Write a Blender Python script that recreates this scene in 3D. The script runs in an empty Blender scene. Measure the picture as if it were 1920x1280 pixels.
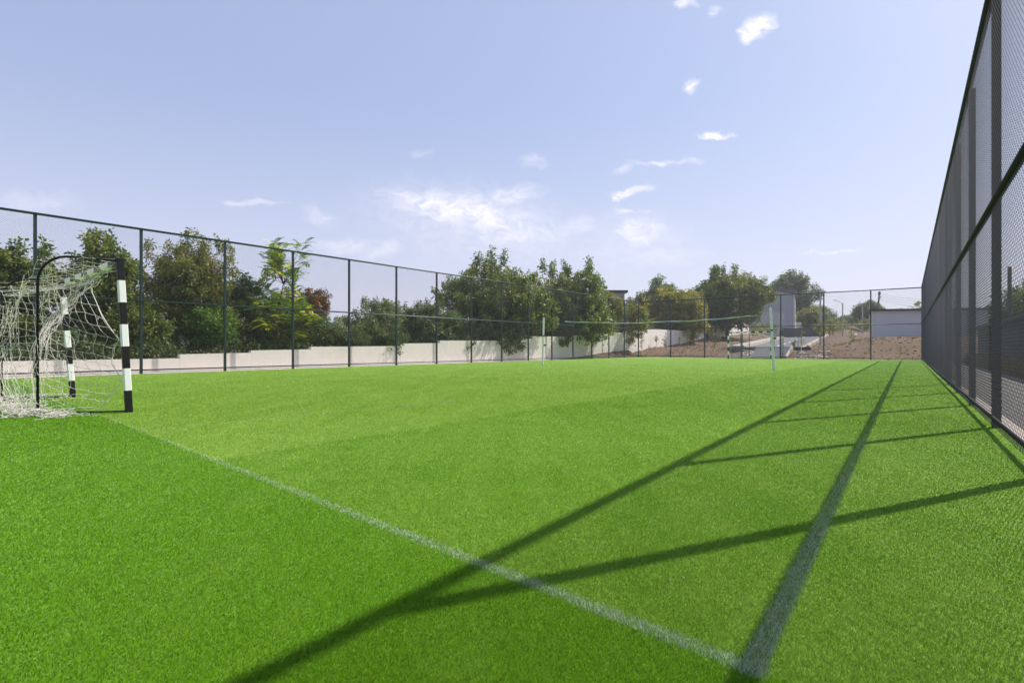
import bpy, math, random
import numpy as np
from mathutils import Vector, Matrix, noise as mnoise
R = math.radians
random.seed(7)
RNG = np.random.default_rng(7)
scn = bpy.context.scene
col = scn.collection

# ------------------------------------------------------------------ camera
CAM_H, FPX, HOR = 0.9, 1049.0, 650.0
cam_d = bpy.data.cameras.new('camera')
cam = bpy.data.objects.new('camera', cam_d); col.objects.link(cam)
cam.location = (0, 0, CAM_H); cam.rotation_euler = (R(90), 0, 0)
cam_d.sensor_width = 36; cam_d.lens = 36 * FPX / 1920
cam_d.shift_y = (HOR - 640) / 1920
cam_d.clip_start = 0.05; cam_d.clip_end = 6000
scn.camera = cam

# ------------------------------------------------------------------ light
SUN_AZ = math.atan2(0.902, 0.432)          # from +Y towards +X
SUN_EL = R(46.8)
sd = bpy.data.lights.new('sun', 'SUN'); sd.energy = 4.2; sd.angle = R(0.5); sd.color = (1, 0.95, 0.87)
sun = bpy.data.objects.new('sun', sd); col.objects.link(sun)
sdir = Vector((math.sin(SUN_AZ) * math.cos(SUN_EL), math.cos(SUN_AZ) * math.cos(SUN_EL), math.sin(SUN_EL)))
sun.rotation_euler = sdir.to_track_quat('Z', 'Y').to_euler()
sun.location = (30, 15, 40)

scn.view_settings.view_transform = 'Standard'
scn.view_settings.look = 'None'
scn.view_settings.exposure = 0.62
scn.view_settings.gamma = 1

world = bpy.data.worlds.new('World'); scn.world = world; world.use_nodes = True
wt = world.node_tree; wt.nodes.clear()

class NT:
    """tiny node helper"""
    def __init__(s, t): s.t = t
    def n(s, typ, **kw):
        nd = s.t.nodes.new(typ)
        for k, v in kw.items(): setattr(nd, k, v)
        return nd
    def l(s, a, b): s.t.links.new(a, b)
    def put(s, sock, v):
        if hasattr(v, 'is_linked') or isinstance(v, bpy.types.NodeSocket): s.l(v, sock)
        else: sock.default_value = v
    def m(s, op, a, b=None, c=None, clamp=False):
        nd = s.n('ShaderNodeMath', operation=op); nd.use_clamp = clamp
        s.put(nd.inputs[0], a)
        if b is not None: s.put(nd.inputs[1], b)
        if c is not None: s.put(nd.inputs[2], c)
        return nd.outputs[0]
    def mr(s, v, a, b, c=0.0, d=1.0, smooth=False):
        nd = s.n('ShaderNodeMapRange'); nd.clamp = True
        if smooth: nd.interpolation_type = 'SMOOTHSTEP'
        s.put(nd.inputs[0], v)
        for i, x in enumerate((a, b, c, d)): s.put(nd.inputs[i + 1], x)
        return nd.outputs[0]
    def mix(s, f, a, b, mode='MIX'):
        nd = s.n('ShaderNodeMix', data_type='RGBA', blend_type=mode)
        s.put(nd.inputs[0], f)
        for k, v in ((6, a), (7, b)):
            if isinstance(v, tuple): v = (*v[:3], 1)
            s.put(nd.inputs[k], v)
        return nd.outputs[2]
    def noise(s, vec, scale, detail=3, rough=.55, dist=0.0):
        nd = s.n('ShaderNodeTexNoise')
        if vec is not None: s.l(vec, nd.inputs['Vector'])
        nd.inputs['Scale'].default_value = scale; nd.inputs['Detail'].default_value = detail
        nd.inputs['Roughness'].default_value = rough; nd.inputs['Distortion'].default_value = dist
        return nd.outputs['Fac']
    def vm(s, op, a, b=None):
        nd = s.n('ShaderNodeVectorMath', operation=op)
        s.put(nd.inputs[0], a)
        if b is not None: s.put(nd.inputs[1], b)
        return nd
    def mapping(s, vec, loc=(0, 0, 0), rot=(0, 0, 0), scale=(1, 1, 1)):
        nd = s.n('ShaderNodeMapping'); s.l(vec, nd.inputs[0])
        nd.inputs[1].default_value = loc; nd.inputs[2].default_value = rot; nd.inputs[3].default_value = scale
        return nd.outputs[0]

W = NT(wt)
sky = W.n('ShaderNodeTexSky', sky_type='NISHITA'); sky.sun_disc = False
sky.sun_elevation = SUN_EL; sky.sun_rotation = SUN_AZ
sky.air_density = 1.0; sky.dust_density = 2.2; sky.ozone_density = 1.5; sky.altitude = 100
tc = W.n('ShaderNodeTexCoord')
sep = W.n('ShaderNodeSeparateXYZ'); W.l(tc.outputs['Generated'], sep.inputs[0])
dy = W.m('MAXIMUM', sep.outputs[1], 0.02)
cx = W.m('DIVIDE', sep.outputs[0], dy); cz = W.m('DIVIDE', sep.outputs[2], dy)
cmb = W.n('ShaderNodeCombineXYZ'); W.l(cx, cmb.inputs[0]); W.l(cz, cmb.inputs[1])
warp = W.n('ShaderNodeTexNoise'); W.l(cmb.outputs[0], warp.inputs['Vector'])
warp.inputs['Scale'].default_value = 26; warp.inputs['Detail'].default_value = 6
wv = W.vm('SUBTRACT', warp.outputs['Color'], (.5, .5, .5)).outputs[0]
wv = W.vm('MULTIPLY', wv, (.060, .040, 0)).outputs[0]
pc = W.vm('ADD', cmb.outputs[0], wv).outputs[0]
# clouds: centre and half-size as sky tangents, tilt, strength
CL = [(890, 415, 280, 95, -8, .34), (1180, 450, 150, 80, 0, .26), (870, 398, 190, 42, -12, .95), (960, 370, 70, 26, 10, .6), (970, 440, 160, 38, 0, .5), (1200, 435, 60, 40, 0, .65), (1240, 480, 110, 30, 0, .33),
      (1180, 362, 52, 11, 14, .95), (1150, 376, 14, 7, 0, .8), (1420, 50, 42, 24, 28, 1.6), (1398, 66, 24, 20, 0, 1.3), (1285, 8, 22, 12, 0, 1.1), (1342, 20, 22, 10, 10, .6),
      (1294, 165, 14, 16, -40, .95), (1340, 251, 34, 8, 0, 1.3), (1165, 322, 22, 8, 15, .55), (1240, 305, 70, 8, 6, .55), (1305, 300, 28, 6, 8, .5),
      (1000, 303, 40, 14, 0, .4), (478, 380, 60, 9, 0, .62), (605, 405, 50, 22, -20, .36), (1180, 396, 50, 8, 3, .55), (1560, 471, 75, 5, 0, .6),
      (650, 460, 90, 20, 0, .36), (720, 470, 60, 18, 15, .38), (785, 287, 25, 12, 0, .3), (60, 380, 120, 35, 0, .25), (1085, 420, 60, 22, 0, .4)]
acc = None
for (px, py, rx, ry, rot, st) in CL:
    c = Vector(((px - 960) / FPX, (HOR - py) / FPX))
    d = W.vm('SUBTRACT', pc, (c.x, c.y, 0)).outputs[0]
    d = W.mapping(d, rot=(0, 0, -R(rot)))
    d = W.vm('DIVIDE', d, (1.25 * rx / FPX, 1.25 * ry / FPX, 1)).outputs[0]
    ln = W.vm('LENGTH', d).outputs['Value']
    f = W.mr(ln, 0.0, 1.0, st, 0.0, smooth=True)
    acc = f if acc is None else W.m('MAXIMUM', acc, f)
nz = W.noise(W.mapping(pc, rot=(0, 0, -.25), scale=(1, 2.2, 1)), 30, 10, .66, .5)
nz2 = W.mr(nz, .28, .74)
cm = W.m('MULTIPLY', acc, W.m('ADD', W.m('MULTIPLY', nz2, 1.25), .12), clamp=True)
cm = W.mr(cm, .03, 1.0, 0.0, .92)
front = W.mr(sep.outputs[1], .05, .15)
cm = W.m('MULTIPLY', cm, front)
# pale summer veil over the clear-sky colour
veil = W.mix(0.56, sky.outputs[0], (4.15, 4.8, 7.25))
lo = W.mr(sep.outputs[2], 0.0, .42, .55, 0.0, smooth=True)
veil = W.mix(lo, veil, (6.5, 6.3, 7.25))
cc = W.mix(cm, veil, (8.9, 8.5, 8.7))
bg = W.n('ShaderNodeBackground'); W.l(cc, bg.inputs[0]); bg.inputs[1].default_value = 0.089
wo = W.n('ShaderNodeOutputWorld'); W.l(bg.outputs[0], wo.inputs[0])

# ------------------------------------------------------------------ helpers
def at(px, Y): return (px - 960) / FPX * Y
def zat(py, Y): return CAM_H + (HOR - py) * Y / FPX
def G(px, py):
    Y = FPX * CAM_H / (py - HOR); return Vector((at(px, Y), Y, 0))

def tag(o, label=None, cat=None, group=None, kind=None):
    if label: o['label'] = label
    if cat: o['category'] = cat
    if group: o['group'] = group
    if kind: o['kind'] = kind
    return o
def empty(name, loc, label, cat, group=None, rz=0):
    o = bpy.data.objects.new(name, None); col.objects.link(o); o.location = loc; o.rotation_euler.z = rz
    o.empty_display_size = .2
    return tag(o, label, cat, group)

class MB:
    def __init__(s): s.v = []; s.f = []
    def add(s, vs, fs):
        b = len(s.v); s.v += [tuple(v) for v in vs]; s.f += [tuple(b + i for i in f) for f in fs]
    def box(s, c, size, rz=0, M=None):
        hx, hy, hz = (q / 2 for q in size)
        pts = [Vector((x, y, z)) for z in (-hz, hz) for (x, y) in ((-hx, -hy), (hx, -hy), (hx, hy), (-hx, hy))]
        m = M if M else Matrix.Rotation(rz, 4, 'Z')
        pts = [m @ p + Vector(c) for p in pts]
        s.add(pts, [(3, 2, 1, 0), (4, 5, 6, 7), (0, 1, 5, 4), (1, 2, 6, 5), (2, 3, 7, 6), (3, 0, 4, 7)])
        return s
    def bar(s, a, b, w, h=None, up=(0, 0, 1), bev=0):
        """rectangular section bar from a to b"""
        a, b = Vector(a), Vector(b); h = h or w; d = (b - a).normalized(); up = Vector(up)
        if abs(d.dot(up)) > .99: up = Vector((0, 1, 0))
        x = d.cross(up).normalized(); y = x.cross(d).normalized()
        if bev:
            prof = [(-w/2+bev, -h/2), (w/2-bev, -h/2), (w/2, -h/2+bev), (w/2, h/2-bev), (w/2-bev, h/2), (-w/2+bev, h/2), (-w/2, h/2-bev), (-w/2, -h/2+bev)]
        else: prof = [(-w/2, -h/2), (w/2, -h/2), (w/2, h/2), (-w/2, h/2)]
        k = len(prof)
        vs = [p + x * i + y * j for p in (a, b) for (i, j) in prof]
        s.add(vs, [tuple(range(k))[::-1], tuple(range(k, 2 * k))] + [(i, (i + 1) % k, (i + 1) % k + k, i + k) for i in range(k)])
        return s
    def tube(s, pts, r, n=6, r2=None, cap=True):
        pts = [Vector(p) for p in pts]; m = len(pts)
        rs = r if isinstance(r, (list, tuple)) else [r + ((r2 if r2 is not None else r) - r) * i / (m - 1) for i in range(m)]
        vs = []; ref = Vector((0.13, .31, 1)).normalized()
        for i, p in enumerate(pts):
            d = (pts[min(i + 1, m - 1)] - pts[max(i - 1, 0)])
            if d.length < 1e-9: d = Vector((0, 0, 1))
            d.normalize()
            x = d.cross(ref)
            if x.length < .1: x = d.cross(Vector((1, 0, 0)))
            x.normalize(); y = d.cross(x)
            for k in range(n):
                a = 2 * math.pi * k / n
                vs.append(p + (x * math.cos(a) + y * math.sin(a)) * rs[i])
        fs = [(i * n + k, i * n + (k + 1) % n, (i + 1) * n + (k + 1) % n, (i + 1) * n + k) for i in range(m - 1) for k in range(n)]
        if cap: fs += [tuple(range(n))[::-1], tuple(range((m - 1) * n, m * n))]
        s.add(vs, fs); return s
    def build(s, name, mat, parent=None, smooth=False):
        me = bpy.data.meshes.new(name); me.from_pydata(s.v, [], s.f); me.update()
        me.materials.append(mat)
        if smooth: me.shade_smooth()
        o = bpy.data.objects.new(name, me); col.objects.link(o)
        if parent is not None: o.parent = parent; o.matrix_parent_inverse = parent.matrix_basis.inverted()
        return o

def np_mesh(name, verts, k, mat, parent=None, attrs=None):
    """verts (N*k,3): N separate polygons of k corners"""
    n = len(verts)
    me = bpy.data.meshes.new(name)
    me.vertices.add(n); me.vertices.foreach_set('co', np.asarray(verts, np.float32).ravel())
    me.loops.add(n); me.loops.foreach_set('vertex_index', np.arange(n, dtype=np.int32))
    me.polygons.add(n // k); me.polygons.foreach_set('loop_start', np.arange(0, n, k, dtype=np.int32))
    me.polygons.foreach_set('loop_total', np.full(n // k, k, np.int32))
    if attrs:
        for an, av in attrs.items():
            a = me.attributes.new(an, 'FLOAT', 'POINT'); a.data.foreach_set('value', np.repeat(av, k).astype(np.float32))
    me.update(); me.validate(); me.materials.append(mat)
    o = bpy.data.objects.new(name, me); col.objects.link(o)
    if parent is not None: o.parent = parent; o.matrix_parent_inverse = parent.matrix_basis.inverted()
    return o

# ------------------------------------------------------------------ materials
def mat(name, base, rough=.6, metal=0.0, var=.12, scale=6, bump=0.0, bscale=60, spec=.5, dirt=None):
    m = bpy.data.materials.new(name); m.use_nodes = True; t = NT(m.node_tree); t.t.nodes.clear()
    p = t.n('ShaderNodeBsdfPrincipled'); o = t.n('ShaderNodeOutputMaterial'); t.l(p.outputs[0], o.inputs[0])
    g = t.n('ShaderNodeNewGeometry')
    nf = t.noise(g.outputs['Position'], scale, 5, .6)
    c = t.mix(nf, tuple(x * (1 - var) for x in base), tuple(min(1, x * (1 + var)) for x in base))
    if dirt:
        n2 = t.mr(t.noise(g.outputs['Position'], dirt[1], 6, .7), .5, .72, 0, dirt[2])
        c = t.mix(n2, c, dirt[0])
    t.l(c, p.inputs['Base Color']); p.inputs['Roughness'].default_value = rough; p.inputs['Metallic'].default_value = metal
    p.inputs['Specular IOR Level'].default_value = spec
    if bump:
        b = t.n('ShaderNodeBump'); b.inputs['Strength'].default_value = bump; b.inputs['Distance'].default_value = .01
        t.l(t.noise(g.outputs['Position'], bscale, 4, .6), b.inputs['Height']); t.l(b.outputs[0], p.inputs['Normal'])
    return m

M = {}
M['fence_paint'] = mat('dark green fence paint', (.012, .030, .030), .42, 0, .3, 9)
M['backlit_fence'] = mat('backlit fence tone', (.010, .010, .009), .6, 0, .3, 9, spec=.25)  # right fence's backlit darkness put into the colour
M['black_wire'] = mat('black wire', (.024, .023, .021), .55, 0, .2, 4, spec=.35)
M['wire'] = mat('dark coated wire', (.010, .014, .013), .7, 0, .2, 4)
M['plaster'] = mat('pale plaster', (.82, .75, .69), .9, 0, .05, 1.3, .35, 45, .2, ((.58, .50, .44), .6, .3))
M['black_paint'] = mat('black paint', (.008, .008, .007), .5, 0, .3, 20, spec=.2)
M['white_paint'] = mat('white paint', (.74, .74, .72), .45, 0, .05, 14, .1, 50, .5, ((.5, .49, .46), 9, .3))
M['post_green'] = mat('pale green post paint', (.58, .61, .60), .45, 0, .1, 10)
M['tape'] = mat('net tape', (.60, .61, .59), .8, 0, .12, 14)
M['cord_green'] = mat('green cord', (.04, .10, .06), .8)
M['netting'] = mat('white net cord', (.66, .60, .55), .85, 0, .12, 30)
M['concrete'] = mat('concrete', (.36, .35, .33), .9, 0, .15, 5, .3, 60, .2)
M['stone_edge'] = mat('pale kerb', (.50, .43, .37), .9, 0, .2, 4, .3, 60, .2)
M['step'] = mat('step concrete', (.34, .34, .32), .9, 0, .2, 6, .3, 60, .2)
M['tread'] = mat('pale tread', (.62, .62, .60), .9, 0, .1, 6)
M['path'] = mat('pale paving', (.70, .62, .55), .9, 0, .12, 3, .2, 50, .2)
M['asphalt'] = mat('asphalt', (.135, .138, .15), .9, 0, .12, 7, .25, 140, .2)
M['yellow'] = mat('yellow road paint', (.62, .33, .07), .8, 0, .15, 9)
M['white_road'] = mat('white road paint', (.6, .6, .58), .8, 0, .1, 9)
M['metal_grey'] = mat('grey metal', (.26, .27, .28), .5, .2, .1, 4)
M['roof_dark'] = mat('dark roof edge', (.018, .016, .018), .5)
M['wall_grey'] = mat('grey panel wall', (.30, .315, .35), .8, 0, .06, .8, .1, 20, .3)
M['wall_sunlit'] = mat('sunlit wall tone', (.62, .56, .46), .85, 0, .08, 2)  # warm pale tone standing in for sun on the buildings' side faces
M['wall_light'] = mat('light grey render', (.52, .53, .55), .85, 0, .06, .9, .1, 20, .3)
M['wall_dark'] = mat('dark grey blockwork', (.085, .09, .10), .85, 0, .25, 1.2, .2, 30, .3)
M['bark'] = mat('bark', (.11, .085, .065), .95, 0, .4, 8, .5, 40, .2)
M['sap_bark'] = mat('sapling bark', (.16, .10, .06), .95, 0, .3, 20)
M['lime'] = mat('whitewashed bark', (.66, .65, .62), .9, 0, .1, 30)
M['wood_pole'] = mat('weathered pole', (.13, .11, .10), .9, 0, .2, 5)
M['conc_pole'] = mat('concrete pole', (.40, .39, .38), .9, 0, .1, 3)
M['clamp'] = mat('rusty clamp', (.12, .08, .05), .7)
M['glass'] = mat('dark window', (.05, .06, .075), .15, 0, .05, 2)
M['far_wall'] = mat('faded house wall', (.36, .35, .35), .8)

def leafmat(name, dark, mid, light, trans=.35, rough=.5):
    m = bpy.data.materials.new(name); m.use_nodes = True; t = NT(m.node_tree); t.t.nodes.clear()
    o = t.n('ShaderNodeOutputMaterial'); a = t.n('ShaderNodeAttribute'); a.attribute_name = 'tint'
    cr = t.n('ShaderNodeValToRGB'); e = cr.color_ramp.elements
    e[0].position = 0; e[0].color = (*dark, 1); e[1].position = 1; e[1].color = (*light, 1)
    x = e.new(.5); x.color = (*mid, 1)
    t.l(a.outputs['Fac'], cr.inputs[0])
    p = t.n('ShaderNodeBsdfPrincipled'); t.l(cr.outputs[0], p.inputs['Base Color']); p.inputs['Roughness'].default_value = rough
    p.inputs['Specular IOR Level'].default_value = .45
    tr = t.n('ShaderNodeBsdfTranslucent'); t.l(t.mix(1.0, cr.outputs[0], (1.5, 1.5, .7), 'MULTIPLY'), tr.inputs[0])
    mx = t.n('ShaderNodeMixShader'); mx.inputs[0].default_value = trans
    t.l(p.outputs[0], mx.inputs[1]); t.l(tr.outputs[0], mx.inputs[2]); t.l(mx.outputs[0], o.inputs[0])
    return m
LM = {
 'walnut': leafmat('walnut leaf', (0.0723, 0.1073, 0.0281), (0.1282, 0.1755, 0.0421), (0.2894, 0.2633, 0.0614)),
 'willow': leafmat('olive leaf', (0.09, 0.1169, 0.0305), (0.1698, 0.1885, 0.0475), (0.3796, 0.2922, 0.0764)),
 'bright': leafmat('bright leaf', (0.0689, 0.13, 0.0219), (0.1293, 0.2194, 0.0322), (.72, .66, .05), .4),
 'dense': leafmat('dense leaf', (0.0557, 0.09, 0.0304), (0.0994, 0.1406, 0.0473), (0.1988, 0.225, 0.0844)),
 'rust': leafmat('rust leaf', (0.0827, 0.0702, 0.0281), (0.1984, 0.0858, 0.0421), (0.3307, 0.117, 0.0632)),
 'blue': leafmat('grey green leaf', (0.093, 0.1404, 0.071), (0.1488, 0.2019, 0.0948), (0.2418, 0.2808, 0.1264)),
 'yellow': leafmat('yellowing leaf', (0.1034, 0.1381, 0.0293), (0.2067, 0.2113, 0.0439), (0.5168, 0.39, 0.0731)),
 'sapling': leafmat('sapling leaf', (0.1049, 0.132, 0.0446), (0.1749, 0.198, 0.0693), (0.3032, 0.275, 0.099)),
 'weed': leafmat('dry weed', (.10, .09, .035), (.20, .16, .07), (.33, .25, .12)),
}

# ------------------------------------------------------------------ layout of the pitch
TH = 0.6557
dF = Vector((math.cos(TH), -math.sin(TH), 0)); dL = Vector((math.sin(TH), math.cos(TH), 0))
CA = Vector((11.126, 49.007, 0))                      # far left corner
SL, SF, SR = 2.743, 2.8575, 2.9244
CB = CA + dF * SF * 7                                  # far right corner
RB = Vector((5.451, 6.406, 0)); RTH = 0.6159
dR = Vector((math.sin(RTH), math.cos(RTH), 0)); nR = Vector((dR.y, -dR.x, 0))   # nR points out of the pitch
H_TOP, H_MID, H_LOW = 4.80, 2.434, 0.13
def FU(u, s, z=0): p = CA + dF * u + dL * s; return Vector((p.x, p.y, z))
nL = -dF

LINE_A, LINE_B = G(215, 790), G(1372, 1240)            # goal line
nE = Vector((-(LINE_B - LINE_A).y, (LINE_B - LINE_A).x, 0)).normalized()      # towards the pitch
if nE.y < 0: nE = -nE
TOUCH_OFF = -1.095

# ------------------------------------------------------------------ turf
def turf_nodes(t, tint=None):  # colour of the pile, by roll
    g = t.n('ShaderNodeNewGeometry'); P = g.outputs['Position']
    # rolls of turf laid parallel to the fences: coordinate across the rolls
    nv = (math.cos(.64), -math.sin(.64), 0)
    w = t.vm('DOT_PRODUCT', P, nv).outputs['Value']
    wob = t.m('MULTIPLY', t.m('SUBTRACT', t.noise(P, .5, 2), .5), .12)
    w = t.m('ADD', w, wob)
    k = t.m('FLOOR', t.m('DIVIDE', t.m('ADD', w, .52), 4.0))
    wn = t.n('ShaderNodeTexWhiteNoise', noise_dimensions='1D'); t.l(k, wn.inputs['W'])
    first = t.m('GREATER_THAN', w, -4.52)
    roll = t.m('ADD', t.m('MULTIPLY', wn.outputs['Value'], .22), .62)
    roll = t.m('SUBTRACT', roll, t.m('MULTIPLY', first, .36))
    # cross-laid piece behind the goal line
    e = t.vm('DOT_PRODUCT', t.vm('SUBTRACT', P, tuple(LINE_A)).outputs[0], tuple(nE)).outputs['Value']
    behind = t.m('LESS_THAN', e, 0.0)
    roll = t.m('MULTIPLY', roll, t.m('SUBTRACT', 1.0, behind))
    big = t.noise(P, .55, 4, .6)
    med = t.noise(P, 4.5, 4, .65)
    st = t.noise(t.mapping(P, rot=(0, 0, .64), scale=(1, .18, 1)), 3.0, 4, .6)
    a = t.m('ADD', roll, t.m('MULTIPLY', t.m('SUBTRACT', big, .5), .75))
    a = t.m('ADD', a, t.m('MULTIPLY', t.m('SUBTRACT', med, .5), .35))
    a = t.m('ADD', a, t.m('MULTIPLY', t.m('SUBTRACT', st, .5), .9), clamp=True)
    c = t.mix(a, (.155, .370, .006), (.350, .560, .080))
    if tint is not None:
        c = t.mix(t.m('MULTIPLY', tint, .34), c, t.mix(.55, c, (.022, .085, .003)))
    return g, P, c

def turf_mat(name, blades):
    m = bpy.data.materials.new(name); m.use_nodes = True; t = NT(m.node_tree); t.t.nodes.clear()
    o = t.n('ShaderNodeOutputMaterial'); p = t.n('ShaderNodeBsdfPrincipled')
    tint = None
    if blades:
        a = t.n('ShaderNodeAttribute'); a.attribute_name = 'tint'; tint = a.outputs['Fac']
    g, P, c = turf_nodes(t, tint)
    p.inputs['Roughness'].default_value = .5 if blades else .8
    p.inputs['Specular IOR Level'].default_value = .06
    if blades:
        t.l(c, p.inputs['Base Color'])
        nn = t.vm('NORMALIZE', t.vm('ADD', t.vm('SCALE', g.outputs['Normal']).outputs[0], (0, 0, 1)).outputs[0]).outputs[0]
        for q in t.t.nodes:
            if q.type == 'VECT_MATH' and q.operation == 'SCALE': q.inputs['Scale'].default_value = .16
        t.l(nn, p.inputs['Normal'])
        p.inputs['Sheen Weight'].default_value = .55; p.inputs['Sheen Roughness'].default_value = .18; p.inputs['Sheen Tint'].default_value = (.85, .95, .45, 1)
        tr = t.n('ShaderNodeBsdfTranslucent'); t.l(t.mix(1.0, c, (1.5, 1.3, .45), 'MULTIPLY'), tr.inputs[0])
        mx = t.n('ShaderNodeMixShader'); mx.inputs[0].default_value = .22
        t.l(p.outputs[0], mx.inputs[1]); t.l(tr.outputs[0], mx.inputs[2]); t.l(mx.outputs[0], o.inputs[0])
    else:
        fine = t.noise(P, 90, 3, .7); c2 = t.mix(t.mr(fine, .35, .65), t.mix(.55, c, (.02, .09, .004)), c)
        t.l(c2, p.inputs['Base Color'])
        p.inputs['Sheen Weight'].default_value = .55; p.inputs['Sheen Roughness'].default_value = .45
        p.inputs['Sheen Tint'].default_value = (.62, .85, .42, 1)
        b = t.n('ShaderNodeBump'); b.inputs['Strength'].default_value = .8; b.inputs['Distance'].default_value = .012
        t.l(t.noise(P, 55, 5, .7), b.inputs['Height']); t.l(b.outputs[0], p.inputs['Normal'])
        t.l(p.outputs[0], o.inputs[0])
    return m
M['turf'] = turf_mat('turf base', False); M['blades'] = turf_mat('turf blades', True)
M['line_white'] = mat('worn white turf fibre', (.50, .55, .44), .7, 0, .3, 40, .5, 80, .3)

R0 = RB - dR * SR * 4
L0 = CA - dL * SL * 20
pts = [L0 + nL * .1, CA + nL * .1 + dL * .12, CB + dL * .12 + nR * .12, R0 + nR * .13]
mb = MB(); mb.add([(p.x, p.y, 0) for p in pts] + [(p.x, p.y, -.04) for p in pts], [(3, 2, 1, 0), (0, 1, 5, 4), (1, 2, 6, 5), (2, 3, 7, 6), (3, 0, 4, 7)])
tag(mb.build('turf', M['turf']), kind='structure')

def blades(d0, d1, c, seed, hmin=.018, hmax=.034):
    rg = np.random.default_rng(seed)
    half = R(50)
    n = int(c * 2 * half * math.log(d1 / d0))
    d = d0 * (d1 / d0) ** rg.random(n); a = (rg.random(n) * 2 - 1) * half
    x = d * np.sin(a); y = d * np.cos(a)
    # keep only what lies on the turf: inside the right and left fences
    rr = (x - RB.x) * nR.x + (y - RB.y) * nR.y
    ll = (x - CA.x) * nL.x + (y - CA.y) * nL.y
    ff = (x - CA.x) * dL.x + (y - CA.y) * dL.y
    k = (rr < .13) & (ll < .1) & (ff < .1)
    return x[k], y[k], d[k], rg
def blade_geo(x, y, d, rg, hs=1.0):
    n = len(x)
    w = .0007 * np.clip(d / 1.5, 1, 10) * (0.7 + .6 * rg.random(n))
    h = (.006 + .006 * rg.random(n)) * hs * np.clip(d / 6, 1, 1.4)
    az = rg.random(n) * 2 * math.pi; laz = rg.random(n) * 2 * math.pi; ln = h * (rg.random(n) * .9 + .1)
    # pile leans a little along the rolls
    lx = ln * np.cos(laz) + h * .25 * dL.x; ly = ln * np.sin(laz) + h * .25 * dL.y
    v = np.zeros((n, 3, 3), np.float32)
    v[:, 0, 0] = x - w * np.cos(az); v[:, 0, 1] = y - w * np.sin(az); v[:, 0, 2] = .0005
    v[:, 1, 0] = x + w * np.cos(az); v[:, 1, 1] = y + w * np.sin(az); v[:, 1, 2] = .0005
    v[:, 2, 0] = x + lx; v[:, 2, 1] = y + ly; v[:, 2, 2] = h
    return v.reshape(-1, 3)
def line_mask(x, y):
    e = (x - LINE_A.x) * nE.x + (y - LINE_A.y) * nE.y
    s = (x - RB.x) * nR.x + (y - RB.y) * nR.y - TOUCH_OFF
    s = s + .008 * np.clip((7 - y) / 5.5, 0, 1)      # the line wanders slightly off parallel
    jit = .008
    on1 = (np.abs(e) < .034) & (s < .04)
    on2 = (np.abs(s) < .034) & (e > -.04)
    return on1, on2
x, y, d, rg = blades(1.25, 46, 520000, 3)
jx, jy = x + rg.normal(0, .006, len(x)), y + rg.normal(0, .006, len(x))
on1, on2 = line_mask(jx, jy)
worn = np.clip(1.0 - (d - 1.5) / 7, .22, 1) * .50
white = (on1 | on2) & (rg.random(len(x)) < worn)
vg = blade_geo(x[~white], y[~white], d[~white], rg)
tag(np_mesh('turf_fibres', vg, 3, M['blades'], attrs={'tint': rg.random((~white).sum())}), kind='stuff', label='short bright green artificial turf fibres covering the pitch', cat='turf')
for nm, msk in (('goal_line', on1 & ~on2), ('touchline', on2)):
    k = white & msk
    vw = blade_geo(x[k], y[k], d[k], rg, 1.12)
    tag(np_mesh(nm, vw, 3, M['line_white']), kind='structure')
# a second, thin marking farther in, running along the rolls
a, b = G(262, 809), G(720, 764)
q = (b - a).normalized(); q2 = Vector((-q.y, q.x, 0)); N = 900
tt = RG = np.random.default_rng(5); s_ = tt.random(N) * (b - a).length * 1.5; o_ = tt.normal(0, .014, N)
vx = a.x + q.x * s_ + q2.x * o_; vy = a.y + q.y * s_ + q2.y * o_
tag(np_mesh('faint_inner_line', blade_geo(vx, vy, np.hypot(vx, vy), tt, 1.05), 3, M['line_white']), kind='structure')

# dry leaf bits blown onto the turf
rg_ = np.random.default_rng(33); N = 90; a_ = (rg_.random(N) * 2 - 1) * R(41); d_ = 1.6 * (9 / 1.6) ** rg_.random(N)
c = np.stack([d_ * np.sin(a_), d_ * np.cos(a_), np.full(N, .012)], 1); c = c[(c[:, 0] - RB.x) * nR.x + (c[:, 1] - RB.y) * nR.y < 0]; N = len(c)
u_ = rg_.normal(0, 1, (N, 3)); u_[:, 2] *= .25; u_ /= np.linalg.norm(u_, axis=1)[:, None]; s_ = np.cross(u_, [0, 0, 1]); L_ = (.006 + .010 * rg_.random(N))[:, None]
v = np.stack([c, c + u_ * L_ * .5 + s_ * L_ * .3, c + u_ * L_, c + u_ * L_ * .5 - s_ * L_ * .3], 1).reshape(-1, 3)
tag(np_mesh('leaf_litter', v, 4, LM['weed'], attrs={'tint': rg_.random(N)}), 'tiny dry leaf bits scattered on the near turf', 'litter', kind='stuff')

# ------------------------------------------------------------------ ground outside
def earth_mat(name, c0, c1, c2, bump=.9, sc=3.0):
    m = bpy.data.materials.new(name); m.use_nodes = True; t = NT(m.node_tree); t.t.nodes.clear()
    o = t.n('ShaderNodeOutputMaterial'); p = t.n('ShaderNodeBsdfPrincipled'); t.l(p.outputs[0], o.inputs[0])
    g = t.n('ShaderNodeNewGeometry'); P = g.outputs['Position']
    c = t.mix(t.mr(t.noise(P, sc, 8, .7), .3, .7), c0, c1)
    c = t.mix(t.mr(t.noise(P, sc * 4, 5, .7), .55, .75), c, c2)
    t.l(c, p.inputs['Base Color']); p.inputs['Roughness'].default_value = .95; p.inputs['Specular IOR Level'].default_value = .15
    b = t.n('ShaderNodeBump'); b.inputs['Strength'].default_value = bump; b.inputs['Distance'].default_value = .06
    t.l(t.noise(P, sc * 5, 8, .75), b.inputs['Height']); t.l(b.outputs[0], p.inputs['Normal'])
    return m
M['earth'] = earth_mat('bare clods of earth', (.10, .068, .043), (.18, .122, .078), (.28, .21, .145), .45, 5.0)
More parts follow.
